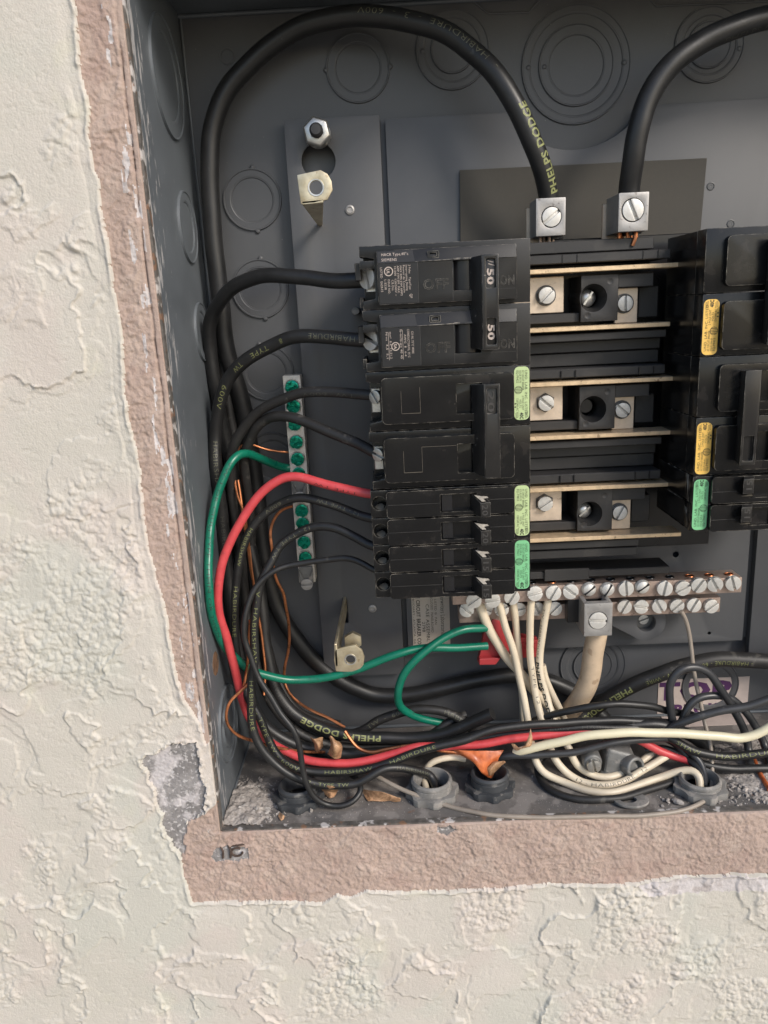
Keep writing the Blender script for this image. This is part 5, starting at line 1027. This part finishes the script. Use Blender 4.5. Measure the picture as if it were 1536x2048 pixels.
mb.build('printed_text', M_ink, ul, org=(a.x, 87, b.z), smooth=False)

# ---------------------------------------------------------------- red clip, orange tape, dry leaves, crumbs
def sheet(mb, rows, th=.35):
    """a curled sheet given as rows of points, with real thickness"""
    nr, nc = len(rows), len(rows[0]); P = [[Vector(p) for p in r] for r in rows]; top = []; botm = []
    for i in range(nr):
        for j in range(nc):
            du = P[min(i+1, nr-1)][j]-P[max(i-1, 0)][j]; dv = P[i][min(j+1, nc-1)]-P[i][max(j-1, 0)]; n = du.cross(dv); n = n.normalized() if n.length > 1e-6 else Vector((0, -1, 0))
            top.append(P[i][j]+n*th/2); botm.append(P[i][j]-n*th/2)
    N = nr*nc; f = []
    for i in range(nr-1):
        for j in range(nc-1):
            a = i*nc+j; f += [(a, a+1, a+nc+1, a+nc), (N+a, N+a+nc, N+a+nc+1, N+a+1)]
    bd = [j for j in range(nc)] + [i*nc+nc-1 for i in range(1, nr)] + [(nr-1)*nc+j for j in range(nc-2, -1, -1)] + [i*nc for i in range(nr-2, 0, -1)]
    for k in range(len(bd)):
        a, b = bd[k], bd[(k+1) % len(bd)]; f.append((b, a, N+a, N+b))
    mb._add(top+botm, f)
def smooth_sheet(name, rows, mt, th, label, cat, group=None, sub=1, amp=0.9, n=12):
    G = [[Vector(p) for p in r] for r in rows]; nr, nc = len(G), len(G[0]); out = []
    def cr_(a, b, c, d, t): return (b*2+(c-a)*t+(a*2-b*5+c*4-d)*t*t+(b*3-a-c*3+d)*t*t*t)/2
    def ev(L_, u):
        k = min(int(u), len(L_)-2); t = u-k; g = lambda i: L_[max(0, min(len(L_)-1, i))]; return cr_(g(k-1), g(k), g(k+1), g(k+2), t)
    for i in range(n):
        u = (nr-1)*i/(n-1); row = []
        for j in range(n):
            w_ = (nc-1)*j/(n-1); p = ev([ev(r, w_) for r in G], u); q = np.array([p.x+p.y*.7]), np.array([p.z+p.y*.4])
            a = float(fbm(*q, 3.2, 301, 3)[0]-.5)*2*amp; b = float(fbm(*q, 2.6, 311, 3)[0]-.5)*2*amp
            row.append(p+Vector((b*.5, a*1.3, b*.6)))
        out.append(row)
    rows = out
    mb = MB(); sheet(mb, rows, th); org = sum((Vector(p) for r in rows for p in r), Vector())/(len(rows)*len(rows[0]))
    o = mb.build(name, mt, None, org=tuple(org)); m = o.modifiers.new('s', 'SUBSURF'); m.levels = sub; m.render_levels = sub
    return tag(o, label, cat, group)
rc = thing('red_clip', at(1015, 1290, 66), 'folded red plastic wire clip holding the green wires behind the white ones', 'wire clip')
mb = MB(); Y = 64
f1 = [(985,1238),(1002,1242),(1030,1270),(1018,1300),(988,1325),(955,1324),(961,1300),(968,1262)]
mb.prism([(at(a_, b_, Y).x, at(a_, b_, Y).z) for a_, b_ in f1], Y-1, Y+4); mb.build('clip_body', M_rtag, rc, bevel=.5, seg=2)
mb = MB(); mb.hexa([at(957,1312,Y-1)+Vector((0,-4,0)), at(957,1324,Y-1)+Vector((0,-4,0)), at(957,1312,Y-1), at(957,1324,Y-1), at(1000,1312,Y-1)+Vector((0,-3,0)), at(990,1325,Y-1)+Vector((0,-3,0)), at(1000,1312,Y-1), at(990,1325,Y-1)]); mb.build('clip_lip', M_rtag, rc, bevel=.3)
mb = MB()
f2 = [(1010,1266),(1075,1276),(1074,1310),(1040,1312),(1000,1300)]
mb.prism([(at(a_, b_, Y+5).x, at(a_, b_, Y+5).z) for a_, b_ in f2], Y+2, Y+9)
mb.build('clip_shell', M_rtag, rc, bevel=.8, seg=2)
mb = MB()
for k in range(3):
    a, b = at(1030, 1277+k*10, Y+1.6), at(1073, 1281+k*10, Y+1.6); mb.box(a.x, b.x, Y+1.2, Y+2.2, a.z-.35, a.z+.35)
mb.build('clip_rib', M_rtag, rc, bevel=.1)
# orange tape flag and the plug of it in the bushing mouth
def px(*l): return [at(*p) for p in l]
smooth_sheet('orange_tape', [px((905,1503,34),(925,1512,32),(950,1522,30),(975,1530,29)), px((915,1500,31),(938,1516,28),(955,1536,27),(968,1548,28)), px((940,1502,30),(955,1520,27),(968,1545,27),(976,1556,30)), px((975,1502,33),(978,1520,31),(984,1540,31),(984,1556,33)), px((1010,1500,36),(1000,1512,34),(994,1528,34),(988,1548,36))], M_orange, .4,
             'crumpled orange tape flag stuffed into the dark bushing', 'tape')
smooth_sheet('torn_tan_strip', [px((980,1558,33),(990,1545,32),(1012,1525,33)), px((976,1553,30),(984,1538,28),(1004,1522,30)), px((972,1540,29),(978,1532,29),(990,1524,32))], M_leaf, .35, 'tan torn strip curling out beside the orange tape', 'torn strip')
GLf = 'curled dry leaves'
smooth_sheet('dry_leaf', [px((655,1508,36),(662,1490,32),(658,1474,34)), px((663,1516,30),(666,1492,27),(662,1470,31)), px((676,1517,31),(680,1494,28),(672,1480,33)), px((682,1514,37),(684,1495,37),(678,1484,40))], M_leaf, .4, 'curled brown dry leaf standing upright above the red wire', 'leaf', GLf)
smooth_sheet('dry_leaf', [px((620,1474,42),(630,1478,38),(646,1474,42)), px((628,1488,40),(636,1490,36),(646,1484,40)), px((630,1508,42),(640,1500,38),(646,1492,44))], M_leaf, .4, 'brown dry leaf leaning left of the upright one above the red wire', 'leaf', GLf)
def fp(px_, py_, h=1.0):
    v = at(px_, py_, 0); s = (ZB+h)/v.z; return Vector((v.x*s, DCAM*s-DCAM, ZB+h))
smooth_sheet('dry_leaf', [[fp(643,1572,9), fp(655,1572,13), fp(668,1574,12), fp(677,1576,8)], [fp(645,1583,3), fp(656,1583,5), fp(666,1583,5), fp(675,1582,3)], [fp(656,1594,1), fp(661,1596,1.5), fp(666,1595,1.5), fp(669,1592,1)]], M_leaf, .4, 'small brown leaf scrap lying under the black wires by the first bushing', 'leaf', GLf)
smooth_sheet('dry_leaf', [[fp(722,1577,3), fp(727,1590,1), fp(735,1602,1)], [fp(745,1582,7), fp(748,1592,3), fp(752,1604,1)], [fp(775,1588,7), fp(778,1596,4), fp(778,1603,1)], [fp(800,1596,4), fp(801,1599,2.5), fp(801,1602,1)]], M_leaf, .4, 'long flat brown leaf lying on the box bottom between two bushings', 'leaf', GLf)
smooth_sheet('dry_leaf', [px((1022,1488,30),(1030,1490,29),(1035,1500,30)), px((1034,1502,26),(1040,1498,25),(1044,1497,26)), px((1052,1486,26),(1055,1488,25),(1060,1492,26)), px((1062,1454,28),(1064,1470,27),(1064,1484,27))], M_leaf, .35, 'small V-shaped dry leaf caught where the cream wire begins', 'leaf', GLf)
smooth_sheet('dry_leaf', [[fp(556,1633,1), fp(560,1622,2)], [fp(562,1642,1), fp(566,1630,3)], [fp(568,1638,1), fp(570,1630,2)]], M_leaf, .3, 'tiny leaf fragment near the front corner of the box bottom', 'leaf', GLf)
# mortar crumbs and the flaky heap of old plaster in the front corner
def crumb(mb, c, r):
    b2 = bmesh.new(); bmesh.ops.create_icosphere(b2, subdivisions=1 if r < .9 else 2, radius=r)
    nn = Vector((random.gauss(0, 1), random.gauss(0, 1), random.gauss(0, 1))).normalized(); n2 = nn.orthogonal().normalized(); vs = []
    rm = Matrix.Rotation(random.random()*6, 3, 'Z') @ Matrix.Rotation(random.random()*3, 3, 'X'); sc = Vector((random.uniform(.7, 1.4), random.uniform(.6, 1.1), random.uniform(.4, .8)))
    for v in b2.verts:
        q = v.co*random.uniform(.78, 1.12)
        for n_, d in ((nn, .5), (n2, .6), (-nn, .75)):
            k = q.dot(n_)-d*r
            if k > 0: q = q-n_*k
        q = rm @ Vector((q.x*sc.x, q.y*sc.y, q.z*sc.z)); vs.append(q+c)
    mb._add(vs, [[q.index for q in f.verts] for f in b2.faces]); b2.free()
mb = MB()
def pile(px_, py_, sx_, sy_, n, r0, r1):
    for _ in range(n):
        p = fp(px_+random.gauss(0, sx_), py_+random.gauss(0, sy_)); r = r0+(r1-r0)*random.random()**3
        if p.x < XL+1 or p.y > YB-2 or p.y < 3: continue
        crumb(mb, Vector((p.x, p.y, ZB+r*.3)), r)
pile(520, 1600, 30, 26, 420, .18, 1.3); pile(500, 1625, 14, 10, 60, .4, 2.0)
pile(1490, 1580, 40, 24, 330, .2, 1.6); pile(1340, 1602, 26, 10, 30, .3, 1.4); pile(1200, 1540, 60, 20, 60, .2, .9)
pile(760, 1605, 160, 16, 300, .10, .4); pile(1150, 1605, 150, 14, 200, .12, .4); pile(640, 1600, 70, 20, 260, .10, .5)
crumb(mb, fp(622, 1621, 1.0), 1.5); crumb(mb, fp(1356, 1604, 1.4), 2.6); crumb(mb, fp(1335, 1600, 1.2), 1.8); crumb(mb, fp(498, 1637, 2), 3.0); crumb(mb, fp(516, 1618, 2), 2.6)
tag(mb.build('mortar_crumbs', M_rock, None, smooth=False), 'grey mortar crumbs and grit scattered over the dusty box bottom', None, None, 'stuff')
def heap(x0, x1, y0, y1, hmax, sd, label, foot):
    nx, ny = int((x1-x0)/.4), int((y1-y0)/.4); X, Y = np.meshgrid(np.linspace(x0, x1, nx), np.linspace(y0, y1, ny))
    f = foot(X, Y); h = f*hmax*(0.35+1.2*fbm(X, Y, 7, sd, 3))*sstep(.38, .46, f*0.55+fbm(X, Y, 4, sd+5, 4)*.55)+cells(X, Y, 2.4, sd+9)*.9*f+(fbm(X, Y, .9, sd+3, 2)-.5)*.5
    h = np.where(f < .06, -1, h)-.15; idx = np.arange(nx*ny).reshape(ny, nx); q = np.stack([idx[:-1, :-1], idx[:-1, 1:], idx[1:, 1:], idx[1:, :-1]], -1)
    hm = h.ravel(); q = q.reshape(-1, 4); q = q[(hm[q] > -.3).any(1)]
    me = bpy.data.meshes.new('plaster_heap'); me.from_pydata([(a*U, b*U, (ZB+c)*U) for a, b, c in zip(X.ravel(), Y.ravel(), hm)], [], q.tolist())
    me.polygons.foreach_set('use_smooth', np.ones(len(q), bool)); me.materials.append(M_rock); o = bpy.data.objects.new('plaster_debris', me); COL.objects.link(o); tag(o, label, None, None, 'stuff')
ca = fp(505, 1612); cb = fp(1495, 1580)
heap(XL+.6, XL+42, 4, 66, 3.2, 201, 'flaky heap of pale plaster debris in the front left corner of the box', lambda x, y: np.clip(1.15-np.sqrt(((x-(XL+5))/20)**2+((y-18)/26)**2), 0, 1))
heap(165, 260, 4, 80, 2.6, 231, 'flaky heap of pale plaster debris at the right of the box bottom', lambda x, y: np.clip(1.2-np.sqrt(((x-212)/42)**2+((y-34)/36)**2), 0, 1))

blk(pt((1290,1500,40),(1330,1497,38),(1365,1512,35),(1388,1528,29),(1402,1545,25),(1404,1572,23)), 1.8, 'short black wire diving into the right bushing beside the red wire')
rl = thing('rusty_lath_end', at(470, 1700, -1), 'small dark rusty end of wire lath poking out below the box corner', 'wire lath')
for a_, b_, c_ in (((440, 1690), (446, 1716), .55), ((456, 1688), (461, 1715), .6), ((461, 1692), (490, 1688), .5)):
    MB().tube([at(*a_, 0), at((a_[0]+b_[0])/2+3, (a_[1]+b_[1])/2, -1.2), at(*b_, -.2)], c_, 8).build('lath_wire', M_rust, rl)
MB().tube([at(474+11*math.cos(R(t)), 1704+8*math.sin(R(t)), -.9) for t in range(0, 330, 22)], .55, 8).build('lath_wire', M_rust, rl)
